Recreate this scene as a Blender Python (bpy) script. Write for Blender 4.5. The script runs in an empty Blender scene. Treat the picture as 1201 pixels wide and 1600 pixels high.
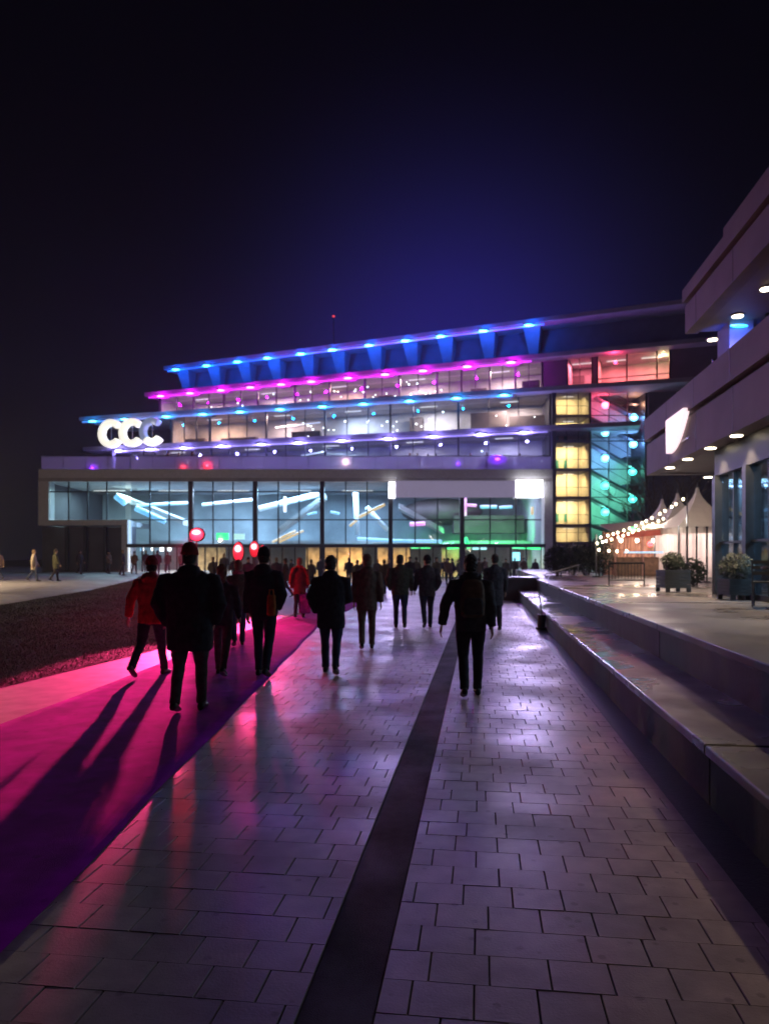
import bpy, bmesh, math, random
from mathutils import Vector, Matrix, noise

random.seed(11)
S = bpy.context.scene
COL = S.collection
R = math.radians

# ------------------------------------------------------------------ camera
F, CX, HY, CH = 1150.0, 600.5, 873.0, 1.75      # focal length in photo pixels, centre column, horizon row, eye height
cam_d = bpy.data.cameras.new('camera')
cam = bpy.data.objects.new('camera', cam_d); COL.objects.link(cam)
cam.location = (0, 0, CH); cam.rotation_euler = (R(90), 0, 0)
cam_d.sensor_fit = 'HORIZONTAL'; cam_d.sensor_width = 36.0
cam_d.lens = 36.0 * F / 1201.0
cam_d.shift_y = (HY - 800.0) / 1201.0
cam_d.clip_start = 0.05; cam_d.clip_end = 2000
cam_d.dof.use_dof = True; cam_d.dof.focus_distance = 3.2; cam_d.dof.aperture_fstop = 4.6
S.camera = cam

# ------------------------------------------------------------------ sky
wd = bpy.data.worlds.new('World'); S.world = wd; wd.use_nodes = True
nt = wd.node_tree; nt.nodes.clear()
def wn(t, **k):
    n = nt.nodes.new(t)
    for a, v in k.items(): setattr(n, a, v)
    return n
w_out = wn('ShaderNodeOutputWorld'); w_bg = wn('ShaderNodeBackground')
w_sky = wn('ShaderNodeTexSky'); w_sky.sky_type = 'NISHITA'; w_sky.sun_disc = False
w_sky.sun_elevation = R(-7); w_sky.sun_rotation = R(8)
# lamp-lit night mist over the town: densest low down, towards the lit hall
w_tc = wn('ShaderNodeTexCoord'); w_sep = wn('ShaderNodeSeparateXYZ')
nt.links.new(w_tc.outputs['Generated'], w_sep.inputs[0])
w_dot = wn('ShaderNodeVectorMath', operation='DOT_PRODUCT')
gd = Vector((0.09, 1.0, 0.25)).normalized(); w_dot.inputs[1].default_value = gd
nt.links.new(w_tc.outputs['Generated'], w_dot.inputs[0])
w_r1 = wn('ShaderNodeValToRGB'); w_r1.color_ramp.interpolation = 'B_SPLINE'
e = w_r1.color_ramp.elements
e[0].position = 0.90; e[0].color = (0.0002, 0.0002, 0.0005, 1)
e[1].position = 1.0; e[1].color = (0.0105, 0.0095, 0.150, 1)
for p, c in ((0.93, (0.0004, 0.0004, 0.0018, 1)), (0.95, (0.0010, 0.0010, 0.006, 1)), (0.97, (0.0026, 0.0025, 0.020, 1)), (0.987, (0.0065, 0.006, 0.060, 1))):
    x = e.new(p); x.color = c
nt.links.new(w_dot.outputs['Value'], w_r1.inputs[0])
w_r2 = wn('ShaderNodeValToRGB'); w_r2.color_ramp.interpolation = 'B_SPLINE'
e = w_r2.color_ramp.elements
e[0].position = 0.0; e[0].color = (0.0045, 0.0045, 0.008, 1)
e[1].position = 0.5; e[1].color = (0.0001, 0.0001, 0.0002, 1)
x = e.new(0.25); x.color = (0.0010, 0.0010, 0.0016, 1)
nt.links.new(w_sep.outputs['Z'], w_r2.inputs[0])
w_add = wn('ShaderNodeMixRGB', blend_type='ADD'); w_add.inputs[0].default_value = 1
nt.links.new(w_r1.outputs[0], w_add.inputs[1]); nt.links.new(w_r2.outputs[0], w_add.inputs[2])
w_sc = wn('ShaderNodeMixRGB', blend_type='ADD'); w_sc.inputs[0].default_value = 0.01
nt.links.new(w_add.outputs[0], w_sc.inputs[1]); nt.links.new(w_sky.outputs[0], w_sc.inputs[2])
nt.links.new(w_sc.outputs[0], w_bg.inputs[0]); w_bg.inputs[1].default_value = 1.0
nt.links.new(w_bg.outputs[0], w_out.inputs[0])

# ------------------------------------------------------------------ exposure
S.render.engine = 'CYCLES'
S.view_settings.view_transform = 'Standard'; S.view_settings.look = 'None'
S.view_settings.exposure = 0.0; S.view_settings.gamma = 1.0
S.view_settings.use_curve_mapping = False
S.cycles.max_bounces = 5; S.cycles.diffuse_bounces = 1; S.cycles.glossy_bounces = 2
S.cycles.transparent_max_bounces = 8; S.cycles.transmission_bounces = 2
S.cycles.use_adaptive_sampling = True; S.cycles.adaptive_threshold = 0.03
S.cycles.sample_clamp_indirect = 4.0; S.cycles.sample_clamp_direct = 0.0
S.cycles.caustics_reflective = False; S.cycles.caustics_refractive = False

# ------------------------------------------------------------------ materials
MATS = {}
def mat(name, col, rough=0.6, metal=0.0, var=0.12, scale=6.0, bump=0.0, bscale=None, spec=0.5,
        emit=None, es=0.0, rvar=0.0, rscale=1.0, objvar=0.0, coat=0.0):
    if name in MATS: return MATS[name]
    m = bpy.data.materials.new(name); m.use_nodes = True
    t = m.node_tree; b = t.nodes['Principled BSDF']
    tc = t.nodes.new('ShaderNodeTexCoord'); ge = t.nodes.new('ShaderNodeNewGeometry')
    nz = t.nodes.new('ShaderNodeTexNoise'); nz.inputs['Scale'].default_value = scale
    nz.inputs['Detail'].default_value = 5; t.links.new(ge.outputs['Position'], nz.inputs['Vector'])
    rp = t.nodes.new('ShaderNodeValToRGB')
    lo = [max(0, c * (1 - var * 1.6)) for c in col]; hi = [min(1, c * (1 + var)) for c in col]
    rp.color_ramp.elements[0].position = .3; rp.color_ramp.elements[1].position = .7
    rp.color_ramp.elements[0].color = (*lo, 1); rp.color_ramp.elements[1].color = (*hi, 1)
    t.links.new(nz.outputs['Fac'], rp.inputs[0])
    out = rp.outputs[0]
    if objvar:
        oi = t.nodes.new('ShaderNodeObjectInfo'); mr = t.nodes.new('ShaderNodeMapRange')
        mr.inputs[3].default_value = 1 - objvar; mr.inputs[4].default_value = 1 + objvar
        src = oi.outputs['Random']
        t.links.new(src, mr.inputs[0])
        mx = t.nodes.new('ShaderNodeVectorMath'); mx.operation = 'SCALE'
        t.links.new(out, mx.inputs[0]); t.links.new(mr.outputs[0], mx.inputs['Scale']); out = mx.outputs[0]
    t.links.new(out, b.inputs['Base Color'])
    b.inputs['Roughness'].default_value = rough; b.inputs['Metallic'].default_value = metal
    b.inputs['Specular IOR Level'].default_value = spec
    if coat: b.inputs['Coat Weight'].default_value = coat; b.inputs['Coat Roughness'].default_value = .15
    if rvar:
        n2 = t.nodes.new('ShaderNodeTexNoise'); n2.inputs['Scale'].default_value = rscale; n2.inputs['Detail'].default_value = 4
        t.links.new(ge.outputs['Position'], n2.inputs['Vector'])
        mr = t.nodes.new('ShaderNodeMapRange'); mr.inputs[1].default_value = .35; mr.inputs[2].default_value = .65
        mr.inputs[3].default_value = max(.03, rough - rvar); mr.inputs[4].default_value = min(1, rough + rvar)
        t.links.new(n2.outputs['Fac'], mr.inputs[0]); t.links.new(mr.outputs[0], b.inputs['Roughness'])
    if bump:
        n3 = t.nodes.new('ShaderNodeTexNoise'); n3.inputs['Scale'].default_value = bscale or scale * 6; n3.inputs['Detail'].default_value = 4
        t.links.new(ge.outputs['Position'], n3.inputs['Vector'])
        bp = t.nodes.new('ShaderNodeBump'); bp.inputs['Strength'].default_value = bump; bp.inputs['Distance'].default_value = .02
        t.links.new(n3.outputs['Fac'], bp.inputs['Height']); t.links.new(bp.outputs[0], b.inputs['Normal'])
    if emit:
        b.inputs['Emission Color'].default_value = (*emit, 1); b.inputs['Emission Strength'].default_value = es
    MATS[name] = m
    return m

def glow(name, col, s):
    return mat(name, (.8, .8, .8), .4, emit=col, es=s, var=0.02)

def glass(name, tint=(.8, .85, .9), refl=.10):
    if name in MATS: return MATS[name]
    m = bpy.data.materials.new(name); m.use_nodes = True
    t = m.node_tree; t.nodes.clear()
    o = t.nodes.new('ShaderNodeOutputMaterial'); mx = t.nodes.new('ShaderNodeMixShader')
    tr = t.nodes.new('ShaderNodeBsdfTransparent'); tr.inputs[0].default_value = (*tint, 1)
    gl = t.nodes.new('ShaderNodeBsdfGlossy'); gl.inputs['Roughness'].default_value = .02
    lw = t.nodes.new('ShaderNodeLayerWeight'); lw.inputs[0].default_value = .25
    ml = t.nodes.new('ShaderNodeMath'); ml.operation = 'MULTIPLY_ADD'; ml.inputs[1].default_value = .5; ml.inputs[2].default_value = refl * .5
    t.links.new(lw.outputs['Fresnel'], ml.inputs[0]); t.links.new(ml.outputs[0], mx.inputs[0])
    t.links.new(tr.outputs[0], mx.inputs[1]); t.links.new(gl.outputs[0], mx.inputs[2])
    t.links.new(mx.outputs[0], o.inputs[0]); MATS[name] = m
    return m

M_CONC = mat('pale_concrete', (.42, .40, .42), .7, var=.15, scale=.6, bump=.1, bscale=8)
M_CONCD = mat('dark_cladding', (.10, .095, .12), .6, var=.2, scale=.5)
M_FRAME = mat('dark_frame', (.03, .032, .04), .45, metal=.4)
M_WHITEFRAME = mat('white_portal', (.62, .62, .66), .5, var=.08)
M_GLASS = glass('window_glass')
M_PARA = glass('balustrade_glass', (.72, .72, .8), .25)
def frost(m, w):
    t = m.node_tree; o = [n for n in t.nodes if n.type == 'OUTPUT_MATERIAL'][0]; src = o.inputs[0].links[0].from_socket
    d = t.nodes.new('ShaderNodeBsdfDiffuse'); d.inputs[0].default_value = (.7,.7,.75,1); tl = t.nodes.new('ShaderNodeBsdfTranslucent'); tl.inputs[0].default_value = (.7,.7,.75,1)
    a = t.nodes.new('ShaderNodeMixShader'); a.inputs[0].default_value = .5; b = t.nodes.new('ShaderNodeMixShader'); b.inputs[0].default_value = w
    t.links.new(d.outputs[0], a.inputs[1]); t.links.new(tl.outputs[0], a.inputs[2]); t.links.new(src, b.inputs[1]); t.links.new(a.outputs[0], b.inputs[2]); t.links.new(b.outputs[0], o.inputs[0])
frost(M_PARA, .45)
M_ROOM = mat('interior_plaster', (.55, .52, .50), .8, var=.18, scale=.5)
M_ROOMB = mat('foyer_wall', (.50, .54, .56), .7, var=.3, scale=.25)
M_DARKIN = mat('interior_dark_timber', (.08, .06, .055), .6, var=.3, scale=.8)
M_METAL = mat('grey_steel', (.25, .25, .27), .35, metal=.9)
M_BLACK = mat('black_metal', (.02, .02, .022), .5)

# ------------------------------------------------------------------ helpers
def at(px, py, Y):
    return Vector(((px - CX) * Y / F, Y, CH - (py - HY) * Y / F))

class MB:
    def __init__(s): s.v = []; s.f = []
    def hexa(s, pts):
        n = len(s.v); s.v += [tuple(p) for p in pts]
        for q in ((0,3,2,1),(4,5,6,7),(0,1,5,4),(1,2,6,5),(2,3,7,6),(3,0,4,7)): s.f.append(tuple(n+i for i in q))
        return s
    def box(s, x0, x1, y0, y1, z0, z1):
        return s.hexa([(x0,y0,z0),(x1,y0,z0),(x1,y1,z0),(x0,y1,z0),(x0,y0,z1),(x1,y0,z1),(x1,y1,z1),(x0,y1,z1)])
    def loft(s, rings, cap=True):
        n0 = len(s.v); k = len(rings[0])
        for r in rings: s.v += [tuple(p) for p in r]
        for i in range(len(rings)-1):
            for j in range(k):
                a = n0+i*k+j; b = n0+i*k+(j+1)%k
                s.f.append((a, b, b+k, a+k))
        if cap:
            s.f.append(tuple(n0+j for j in reversed(range(k))))
            s.f.append(tuple(n0+(len(rings)-1)*k+j for j in range(k)))
        return s
    def tube(s, pts, rad, seg=10, ref=None, flat=1.0, cap=True):
        """pts along a path, rad per point; flat squashes along ref-perpendicular"""
        pts = [Vector(p) for p in pts]
        if not hasattr(rad, '__len__'): rad = [rad]*len(pts)
        rings = []; u0 = None
        for i, p in enumerate(pts):
            d = (pts[min(i+1, len(pts)-1)] - pts[max(i-1, 0)]).normalized()
            if u0 is None:
                rf = Vector(ref) if ref else (Vector((1,0,0)) if abs(d.x) < .8 else Vector((0,1,0)))
            else: rf = u0
            u = (rf - d * rf.dot(d)).normalized(); w = d.cross(u); u0 = u
            rings.append([p + u*math.cos(2*math.pi*j/seg)*rad[i] + w*math.sin(2*math.pi*j/seg)*rad[i]*flat for j in range(seg)])
        return s.loft(rings, cap)
    def ell(s, c, rx, ry, rz, seg=12, n=8):
        rings = []
        for i in range(n+1):
            a = math.pi*(.02 + .96*i/n) - math.pi/2
            rings.append([(c[0]+rx*math.cos(a)*math.cos(2*math.pi*j/seg), c[1]+ry*math.cos(a)*math.sin(2*math.pi*j/seg), c[2]+rz*math.sin(a)) for j in range(seg)])
        return s.loft(rings)
    def poly(s, pts):
        n = len(s.v); s.v += [tuple(p) for p in pts]; s.f.append(tuple(range(n, n+len(pts)))); return s
    def prism(s, pts, off):
        off = Vector(off); pts = [Vector(p) for p in pts]
        return s.loft([pts, [p+off for p in pts]])
    def mesh(s, name, m, smooth=False):
        me = bpy.data.meshes.new(name); me.from_pydata(s.v, [], s.f); me.update()
        bm = bmesh.new(); bm.from_mesh(me); bmesh.ops.recalc_face_normals(bm, faces=bm.faces); bm.to_mesh(me); bm.free()
        if m: me.materials.append(m)
        if smooth:
            for p in me.polygons: p.use_smooth = True
        return me
    def build(s, name, m, parent=None, smooth=False):
        return link(name, s.mesh(name, m, smooth), parent)

def link(name, me, parent=None, loc=None):
    o = bpy.data.objects.new(name, me); COL.objects.link(o)
    if loc is not None: o.location = loc
    if parent: attach(o, parent)
    return o
def wloc(o):
    m = Vector((0,0,0)); q = o
    while q is not None:
        if q.type == 'EMPTY': m = m + q.location
        q = q.parent
    return m
def attach(o, parent):
    """keep world coordinates although the parent stands at its base point"""
    o.parent = parent
    o.matrix_parent_inverse = parent.matrix_basis.inverted() if parent.type == 'EMPTY' else Matrix.Identity(4)
def tag(o, label, cat, group=None):
    o['label'] = label; o['category'] = cat
    if group: o['group'] = group
    return o
def thing(name, label, cat, loc=(0,0,0), group=None, rotz=0):
    o = bpy.data.objects.new(name, None); COL.objects.link(o)
    o.location = loc; o.rotation_euler = (0, 0, rotz); o.empty_display_size = .3
    o.matrix_basis = Matrix.Translation(Vector(loc)) @ Matrix.Rotation(rotz, 4, 'Z')
    return tag(o, label, cat, group)
def structure(o): o['kind'] = 'structure'; return o
def stuff(o): o['kind'] = 'stuff'; return o
def copy_tree(o, parent=None):
    c = o.copy(); COL.objects.link(c); c.parent = parent
    if parent: c.matrix_parent_inverse = o.matrix_parent_inverse.copy()
    for ch in o.children: copy_tree(ch, c)
    return c
def lamp(kind, loc, col, power, parent=None, size=.1, target=None, spot=None, name='lamp_light', sx=None, sy=None, blend=.4):
    d = bpy.data.lights.new(name, kind); d.color = col; d.energy = power
    if kind in ('POINT', 'SPOT'): d.shadow_soft_size = size
    if kind == 'AREA':
        d.shape = 'RECTANGLE'; d.size = sx; d.size_y = sy
    if spot: d.spot_size = R(spot); d.spot_blend = blend
    o = bpy.data.objects.new(name, d); COL.objects.link(o)
    if target is not None:
        dr = Vector(target) - Vector(loc)
        o.matrix_basis = Matrix.Translation(Vector(loc)) @ dr.to_track_quat('-Z', 'Y').to_matrix().to_4x4()
    else: o.matrix_basis = Matrix.Translation(Vector(loc))
    if parent: attach(o, parent)
    return o
def sstep(a, b, x):
    t = max(0, min(1, (x-a)/(b-a))); return t*t*(3-2*t)
def gz(X, Y):      # the plaza climbs gently on the left
    return .6 * sstep(-5, -16, X) * sstep(8, 50, Y)

# promenade frame: p across (to the right), b along
TH = math.atan(.13); c_, s_ = math.cos(TH), math.sin(TH)
def W(p, b, z=0): return Vector((p*c_ + b*s_, -p*s_ + b*c_, z))
def b_of(px, p):
    t = (px - CX)/F; return (p*c_ + t*p*s_)/(t*c_ - s_)
def pbox(mb, p0, p1, b0, b1, z0, z1):
    return mb.hexa([W(p0,b0,z0), W(p1,b0,z0), W(p1,b1,z0), W(p0,b1,z0), W(p0,b0,z1), W(p1,b0,z1), W(p1,b1,z1), W(p0,b1,z1)])

# ================================================================== GROUND
def ground_poly(name, pts, zoff, m, step=1.6, follow=True):
    bm = bmesh.new(); vs = [bm.verts.new((x, y, 0)) for x, y in pts]; bm.faces.new(vs)
    xs = [p[0] for p in pts]; ys = [p[1] for p in pts]
    if follow:
        x = min(xs)+step
        while x < max(xs):
            bmesh.ops.bisect_plane(bm, geom=bm.verts[:]+bm.edges[:]+bm.faces[:], plane_co=(x,0,0), plane_no=(1,0,0)); x += step
        y = min(ys)+step
        while y < max(ys):
            bmesh.ops.bisect_plane(bm, geom=bm.verts[:]+bm.edges[:]+bm.faces[:], plane_co=(0,y,0), plane_no=(0,1,0)); y += step
    for v in bm.verts: v.co.z = zoff + (gz(v.co.x, v.co.y) if follow else 0)
    bmesh.ops.recalc_face_normals(bm, faces=bm.faces)
    if bm.faces[:] and bm.faces[:][0].normal.z < 0: bmesh.ops.reverse_faces(bm, faces=bm.faces[:])
    me = bpy.data.meshes.new(name); bm.to_mesh(me); bm.free(); me.materials.append(m)
    for p in me.polygons: p.use_smooth = True
    return link(name, me)

M_GROUND = mat('asphalt', (.05, .05, .052), .8, var=.25, scale=3, bump=.2)
M_PLAZA = mat('plaza_paving', (.30, .29, .30), .45, var=.18, scale=2.5, bump=.15, bscale=30, rvar=.15, rscale=.6)
M_JOINT = mat('joint_sand', (.07, .062, .058), .9, var=.3, scale=20)
M_PAVER = mat('clinker_paver', (.37, .305, .30), .43, var=.12, scale=7, bump=.10, bscale=70, rvar=.12, rscale=.9, objvar=.14, spec=.5)
def add_wear(m, big=.35, spots=.5, sscale=9.0):
    """broad stains and small dark trodden spots"""
    t = m.node_tree; b = t.nodes['Principled BSDF']; src = b.inputs['Base Color'].links[0].from_socket
    ge = t.nodes.new('ShaderNodeNewGeometry')
    n = t.nodes.new('ShaderNodeTexNoise'); n.inputs['Scale'].default_value = .8; n.inputs['Detail'].default_value = 7; n.inputs['Roughness'].default_value = .65
    v = t.nodes.new('ShaderNodeTexVoronoi'); v.inputs['Scale'].default_value = sscale
    t.links.new(ge.outputs['Position'], n.inputs['Vector']); t.links.new(ge.outputs['Position'], v.inputs['Vector'])
    r1 = t.nodes.new('ShaderNodeMapRange'); r1.inputs[1].default_value = .35; r1.inputs[2].default_value = .62; r1.inputs[3].default_value = 1-big; r1.inputs[4].default_value = 1.08
    r2 = t.nodes.new('ShaderNodeMapRange'); r2.inputs[1].default_value = .10; r2.inputs[2].default_value = .16; r2.inputs[3].default_value = 1-spots; r2.inputs[4].default_value = 1.0
    t.links.new(n.outputs['Fac'], r1.inputs[0]); t.links.new(v.outputs['Distance'], r2.inputs[0])
    mu = t.nodes.new('ShaderNodeMath'); mu.operation = 'MULTIPLY'; t.links.new(r1.outputs[0], mu.inputs[0]); t.links.new(r2.outputs[0], mu.inputs[1])
    sc = t.nodes.new('ShaderNodeVectorMath'); sc.operation = 'SCALE'; t.links.new(src, sc.inputs[0]); t.links.new(mu.outputs[0], sc.inputs['Scale']); t.links.new(sc.outputs[0], b.inputs['Base Color'])
add_wear(M_PAVER, .30, .35, 7.0)
M_STRIP = mat('dark_basalt_strip', (.02, .019, .02), .72, var=.3, scale=14, bump=.25, bscale=160, rvar=.08, rscale=2, spec=.25)
M_GUTTER = mat('gutter_slate', (.02, .02, .022), .38, var=.3, scale=8, bump=.3, bscale=40)
M_CARPET = mat('magenta_carpet', (.46, .005, .52), .95, var=.14, scale=5, bump=.4, bscale=180, spec=.1)
M_KERB = mat('pale_kerb_stone', (.42, .36, .35), .6, var=.15, scale=4, bump=.15)
M_SOIL = mat('lawn_soil', (.04, .05, .02), .95, var=.25, scale=1.5, bump=.12, bscale=30, spec=.1)
M_GRASS = mat('grass', (.055, .07, .025), .7, var=.4, scale=1.2)

g = MB().poly([(-400,-60,-.05),(400,-60,-.05),(400,900,-.05),(-400,900,-.05)]).build('ground', M_GROUND)
structure(g)
# plaza before the hall and the path left of the lawn
structure(ground_poly('plaza', [(-75,4),(-5,4),(-5,38),(22,38),(22,110),(-75,110)], -.03, M_PLAZA, step=2.5))

# pavement: joint bed + single pavers
CARPET_X = -1.70
pav = structure(MB().poly([W(-.68,1.2,-.012), W(1.36,1.2,-.012), W(1.36,46,-.012), W(-9.5,46,-.012), W(-9.0,1.2,-.012)]).build('pavement', M_JOINT))
def paver_mesh(L, D):
    mb = MB(); h = .010; g_ = .0026; c = .003
    gy = .0007
    x0, x1, y0, y1 = -L/2+g_, L/2-g_, -D/2+gy, D/2-gy
    lo = [(x0,y0,-h),(x1,y0,-h),(x1,y1,-h),(x0,y1,-h)]
    mi = [(x0,y0,-.004),(x1,y0,-.004),(x1,y1,-.004),(x0,y1,-.004)]
    cy = .0012
    hi = [(x0+c,y0+cy,0),(x1-c,y0+cy,0),(x1-c,y1-cy,0),(x0+c,y1-cy,0)]
    mb.loft([lo, mi, hi]); return mb
ROW = .2315; UNIT = .2517
PM = {k: paver_mesh(UNIT*k, ROW).mesh('paver', M_PAVER) for k in (.25, .5, .75, 1, 1.25, 1.5, 1.75, 2)}
rng = random.Random(5)
far = MB(); npav = 0
def put_paver(pc, bc, k):
    global npav
    z = rng.uniform(-.0012, .0012); tx, ty = rng.gauss(0, .0025), rng.gauss(0, .0025)
    if npav < 300:
        o = link('paver', PM[k], pav)
        o.matrix_basis = Matrix.Translation(W(pc, bc, z+.001)) @ Matrix.Rotation(-TH, 4, 'Z') @ Matrix.Rotation(tx, 4, 'X') @ Matrix.Rotation(ty, 4, 'Y')
        npav += 1
    else:
        n = len(far.v); src = PM[k]
        far.v += [tuple(W(pc+v.co.x, bc+v.co.y, z+.001+v.co.z + v.co.y*tx + v.co.x*ty)) for v in src.vertices]
        far.f += [tuple(n+i for i in f.vertices) for f in src.polygons if f.normal.z > -.5]
last = [1, .5]
def row_units(total, field):
    """paver lengths in units, cut pieces at the ends, filling exactly total units"""
    last[field] = {1: (.5, .25), .5: (1, .75), .25: (.75, 1), .75: (.25, .5)}[last[field]][rng.random() < .4]
    out = [last[field]]
    while sum(out) < total:
        k = 2 if rng.random() < .05 else 1
        left = total - sum(out)
        out.append(min(k, left))
    return [round(k*4)/4 for k in out]
b_row = 2.46
while b_row < 45:
    p = -.402
    for k in row_units(7, 0):
        put_paver(p + UNIT*k/2, b_row, k); p += UNIT*k
    plo = (CARPET_X*c_ - b_row*s_) - .12
    nu = math.ceil((-.692-plo)/UNIT*4)/4; p = -.692
    for k in row_units(nu, 1):
        p -= UNIT*k; put_paver(p + UNIT*k/2, b_row, k)
    b_row += ROW
fo = far.build('distant_pavers', M_PAVER, pav); stuff(fo)
# dark strip of narrow setts
stripobj = structure(MB().poly([W(-.688,1.2,-.006), W(-.407,1.2,-.006), W(-.407,45,-.006), W(-.688,45,-.006)]).build('paving_strip', M_STRIP))
gut = structure(MB().poly([W(1.36,1.0,-.012), W(1.72,1.0,-.012), W(1.72,46,-.012), W(1.36,46,-.012)]).build('gutter', M_GUTTER))
# carpet, slightly wavy edge
cp = []
for i in range(125):
    Y = 1.2 + i*.30
    cp.append((CARPET_X + .012*math.sin(Y*1.9) + (.0 if Y < 20 else .1*(Y-20)), Y))
cl = [(-4.56 + .07*Y + .012*math.sin(Y*1.3+1) + (.0 if Y < 20 else .11*(Y-20)), Y) for Y in [1.2 + i*.30 for i in range(125)]]
mb = MB(); n = len(cp); NA = 14
for (xa, ya), (xb, yb) in zip(cp, cl):
    mb.v.append((xa, ya, .003))
    for k in range(NA+1):
        f = k/NA; x = xa+(xb-xa)*f
        mb.v.append((x, ya, .012 + .016*max(0, noise.noise((x*.9, ya*.55, 3.1))) * math.sin(math.pi*f)**.5 + .004*noise.noise((x*4, ya*3, 1))))
    mb.v.append((xb, yb, .003))
for i in range(n-1):
    a = i*(NA+3)
    for j in range(NA+2): mb.f.append((a+j, a+j+1, a+j+NA+4, a+j+NA+3))
add_wear(M_CARPET, .35, .25, 5.0); cpo = mb.build('carpet', M_CARPET, None, True); tag(cpo, 'long magenta carpet runner laid along the paved promenade', 'carpet')
# pale kerb band between carpet and lawn
kb = structure(ground_poly('kerb_path', [(-6.6,1.2),(-4.40,1.2),(-3.3,18),(-1.5,40),(-6.0,45),(-3.95,20),(-4.4,13.9),(-5.2,9.96)], -.002, M_KERB, follow=True))
LAWN = [(-7.2,1.2),(-5.9,5),(-5.2,9.96),(-4.4,13.9),(-4.0,20),(-4.2,30),(-6,42),(-11,52),(-17,52),(-14.3,42),(-13.2,33),(-13,25),(-13,15),(-13,1.2)]
lw = structure(ground_poly('lawn', LAWN, .006, M_SOIL, step=1.0))
def inside(x, y, poly):
    r = False; j = len(poly)-1
    for i in range(len(poly)):
        xi, yi = poly[i]; xj, yj = poly[j]
        if (yi > y) != (yj > y) and x < (xj-xi)*(y-yi)/(yj-yi)+xi: r = not r
        j = i
    return r
mb = MB(); rg = random.Random(3); cnt = 0
while cnt < 110000:
    y = 6 + 46*rg.random()**1.7; x = rg.uniform(-17, -3.8)
    if not inside(x, y, LAWN): continue
    if abs(x)/y > .62: continue
    h = rg.uniform(.015, .04)*(1+.6*noise.noise((x*.8, y*.8, 0))); a = rg.uniform(0, 6.28); w = .003 + .0003*y
    z = gz(x, y)+.005; dx, dy = math.cos(a)*w, math.sin(a)*w; lx, ly = rg.gauss(0, .018), rg.gauss(0, .018)
    mb.poly([(x-dx,y-dy,z),(x+dx,y+dy,z),(x+lx,y+ly,z+h)]); cnt += 1
me = bpy.data.meshes.new('grass'); me.from_pydata(mb.v, [], mb.f); me.materials.append(M_GRASS)
go = link('grass', me); stuff(go); tag(go, 'short dark grass of the lawn beside the carpet', 'grass')

# ================================================================== STEPS AND TERRACE ON THE RIGHT
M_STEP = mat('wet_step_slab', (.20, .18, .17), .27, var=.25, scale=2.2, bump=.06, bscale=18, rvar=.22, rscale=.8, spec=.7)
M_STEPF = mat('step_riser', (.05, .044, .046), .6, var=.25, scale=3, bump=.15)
M_TERR = mat('terrace_paving', (.15, .135, .135), .34, var=.2, scale=2.0, bump=.12, bscale=22, rvar=.2, rscale=.5)
H1, H2 = .42, .88
P1, P2 = 1.60, 2.35
st = thing('seat_steps', 'two long dark stone seating steps running along the right of the pavement', 'steps', W(P1, 6, 0))
bj = 1.4; k = 0
while bj < 34:
    e = min(bj+4.1, 34.0)
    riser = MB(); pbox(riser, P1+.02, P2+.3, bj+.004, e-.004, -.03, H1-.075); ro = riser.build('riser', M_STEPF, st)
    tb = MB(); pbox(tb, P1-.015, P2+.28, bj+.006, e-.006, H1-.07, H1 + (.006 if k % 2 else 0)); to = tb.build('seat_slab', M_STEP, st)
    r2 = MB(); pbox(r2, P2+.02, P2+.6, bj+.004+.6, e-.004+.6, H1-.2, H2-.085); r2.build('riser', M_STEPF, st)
    t2 = MB(); pbox(t2, P2-.012, P2+.52, bj+.006+.6, e-.006+.6, H2-.08, H2+.005); t2.build('coping_slab', M_TERR, st)
    bj = e; k += 1
for o in list(st.children):
    bv = o.modifiers.new('bevel', 'BEVEL'); bv.width = .012; bv.segments = 2
tr = MB(); pbox(tr, P2+.52, 26, -6, 75, H2-.4, H2-.002)
structure(tr.build('terrace', M_TERR))
# drain channels across the terrace
for b0 in (15.2,):
    d = MB(); pbox(d, P2+.6, 5.6, b0, b0+.05, H2-.003, H2+.003); structure(d.build('terrace_drain', M_BLACK))
# steps run out into low landing walls at the far end
lw_ = thing('landing_wall', 'low dark block wall at the far end of the promenade, right of the walkers', 'wall', at(805, 938, 31.0))
c0 = at(792, 938, 31)
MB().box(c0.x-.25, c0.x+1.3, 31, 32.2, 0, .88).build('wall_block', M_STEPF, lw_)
MB().box(c0.x-.30, c0.x+1.35, 30.95, 32.25, .885, .97).build('coping', M_TERR, lw_)
# handrail
hr = thing('handrail', 'thin bright steel handrail sloping up beside the far hedge', 'railing', at(862, 905, 33))
a, b2 = at(846, 899, 33), at(906, 882, 35)
MB().tube([a, b2], .022, 8).build('rail', M_METAL, hr)
for f in (.08, .5, .94):
    q = a.lerp(b2, f); MB().tube([(q.x, q.y, .5), q], .016, 6).build('post', M_METAL, hr)
# small bollard at the gutter
bq = W(1.50, 18.6, 0)
bo = thing('bollard', 'short dark bollard lamp standing at the near end of the gutter', 'bollard', bq)
MB().tube([bq, bq+Vector((0,0,.05))], .14, 12).build('base', M_BLACK, bo)
MB().tube([bq+Vector((0,0,.05)), bq+Vector((.02,0,.36))], [.09,.11], 12).build('post', M_BLACK, bo)
MB().tube([bq+Vector((.02,0,.36)), bq+Vector((-.06,0,.95))], .02, 8).build('rod', M_METAL, bo)

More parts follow.
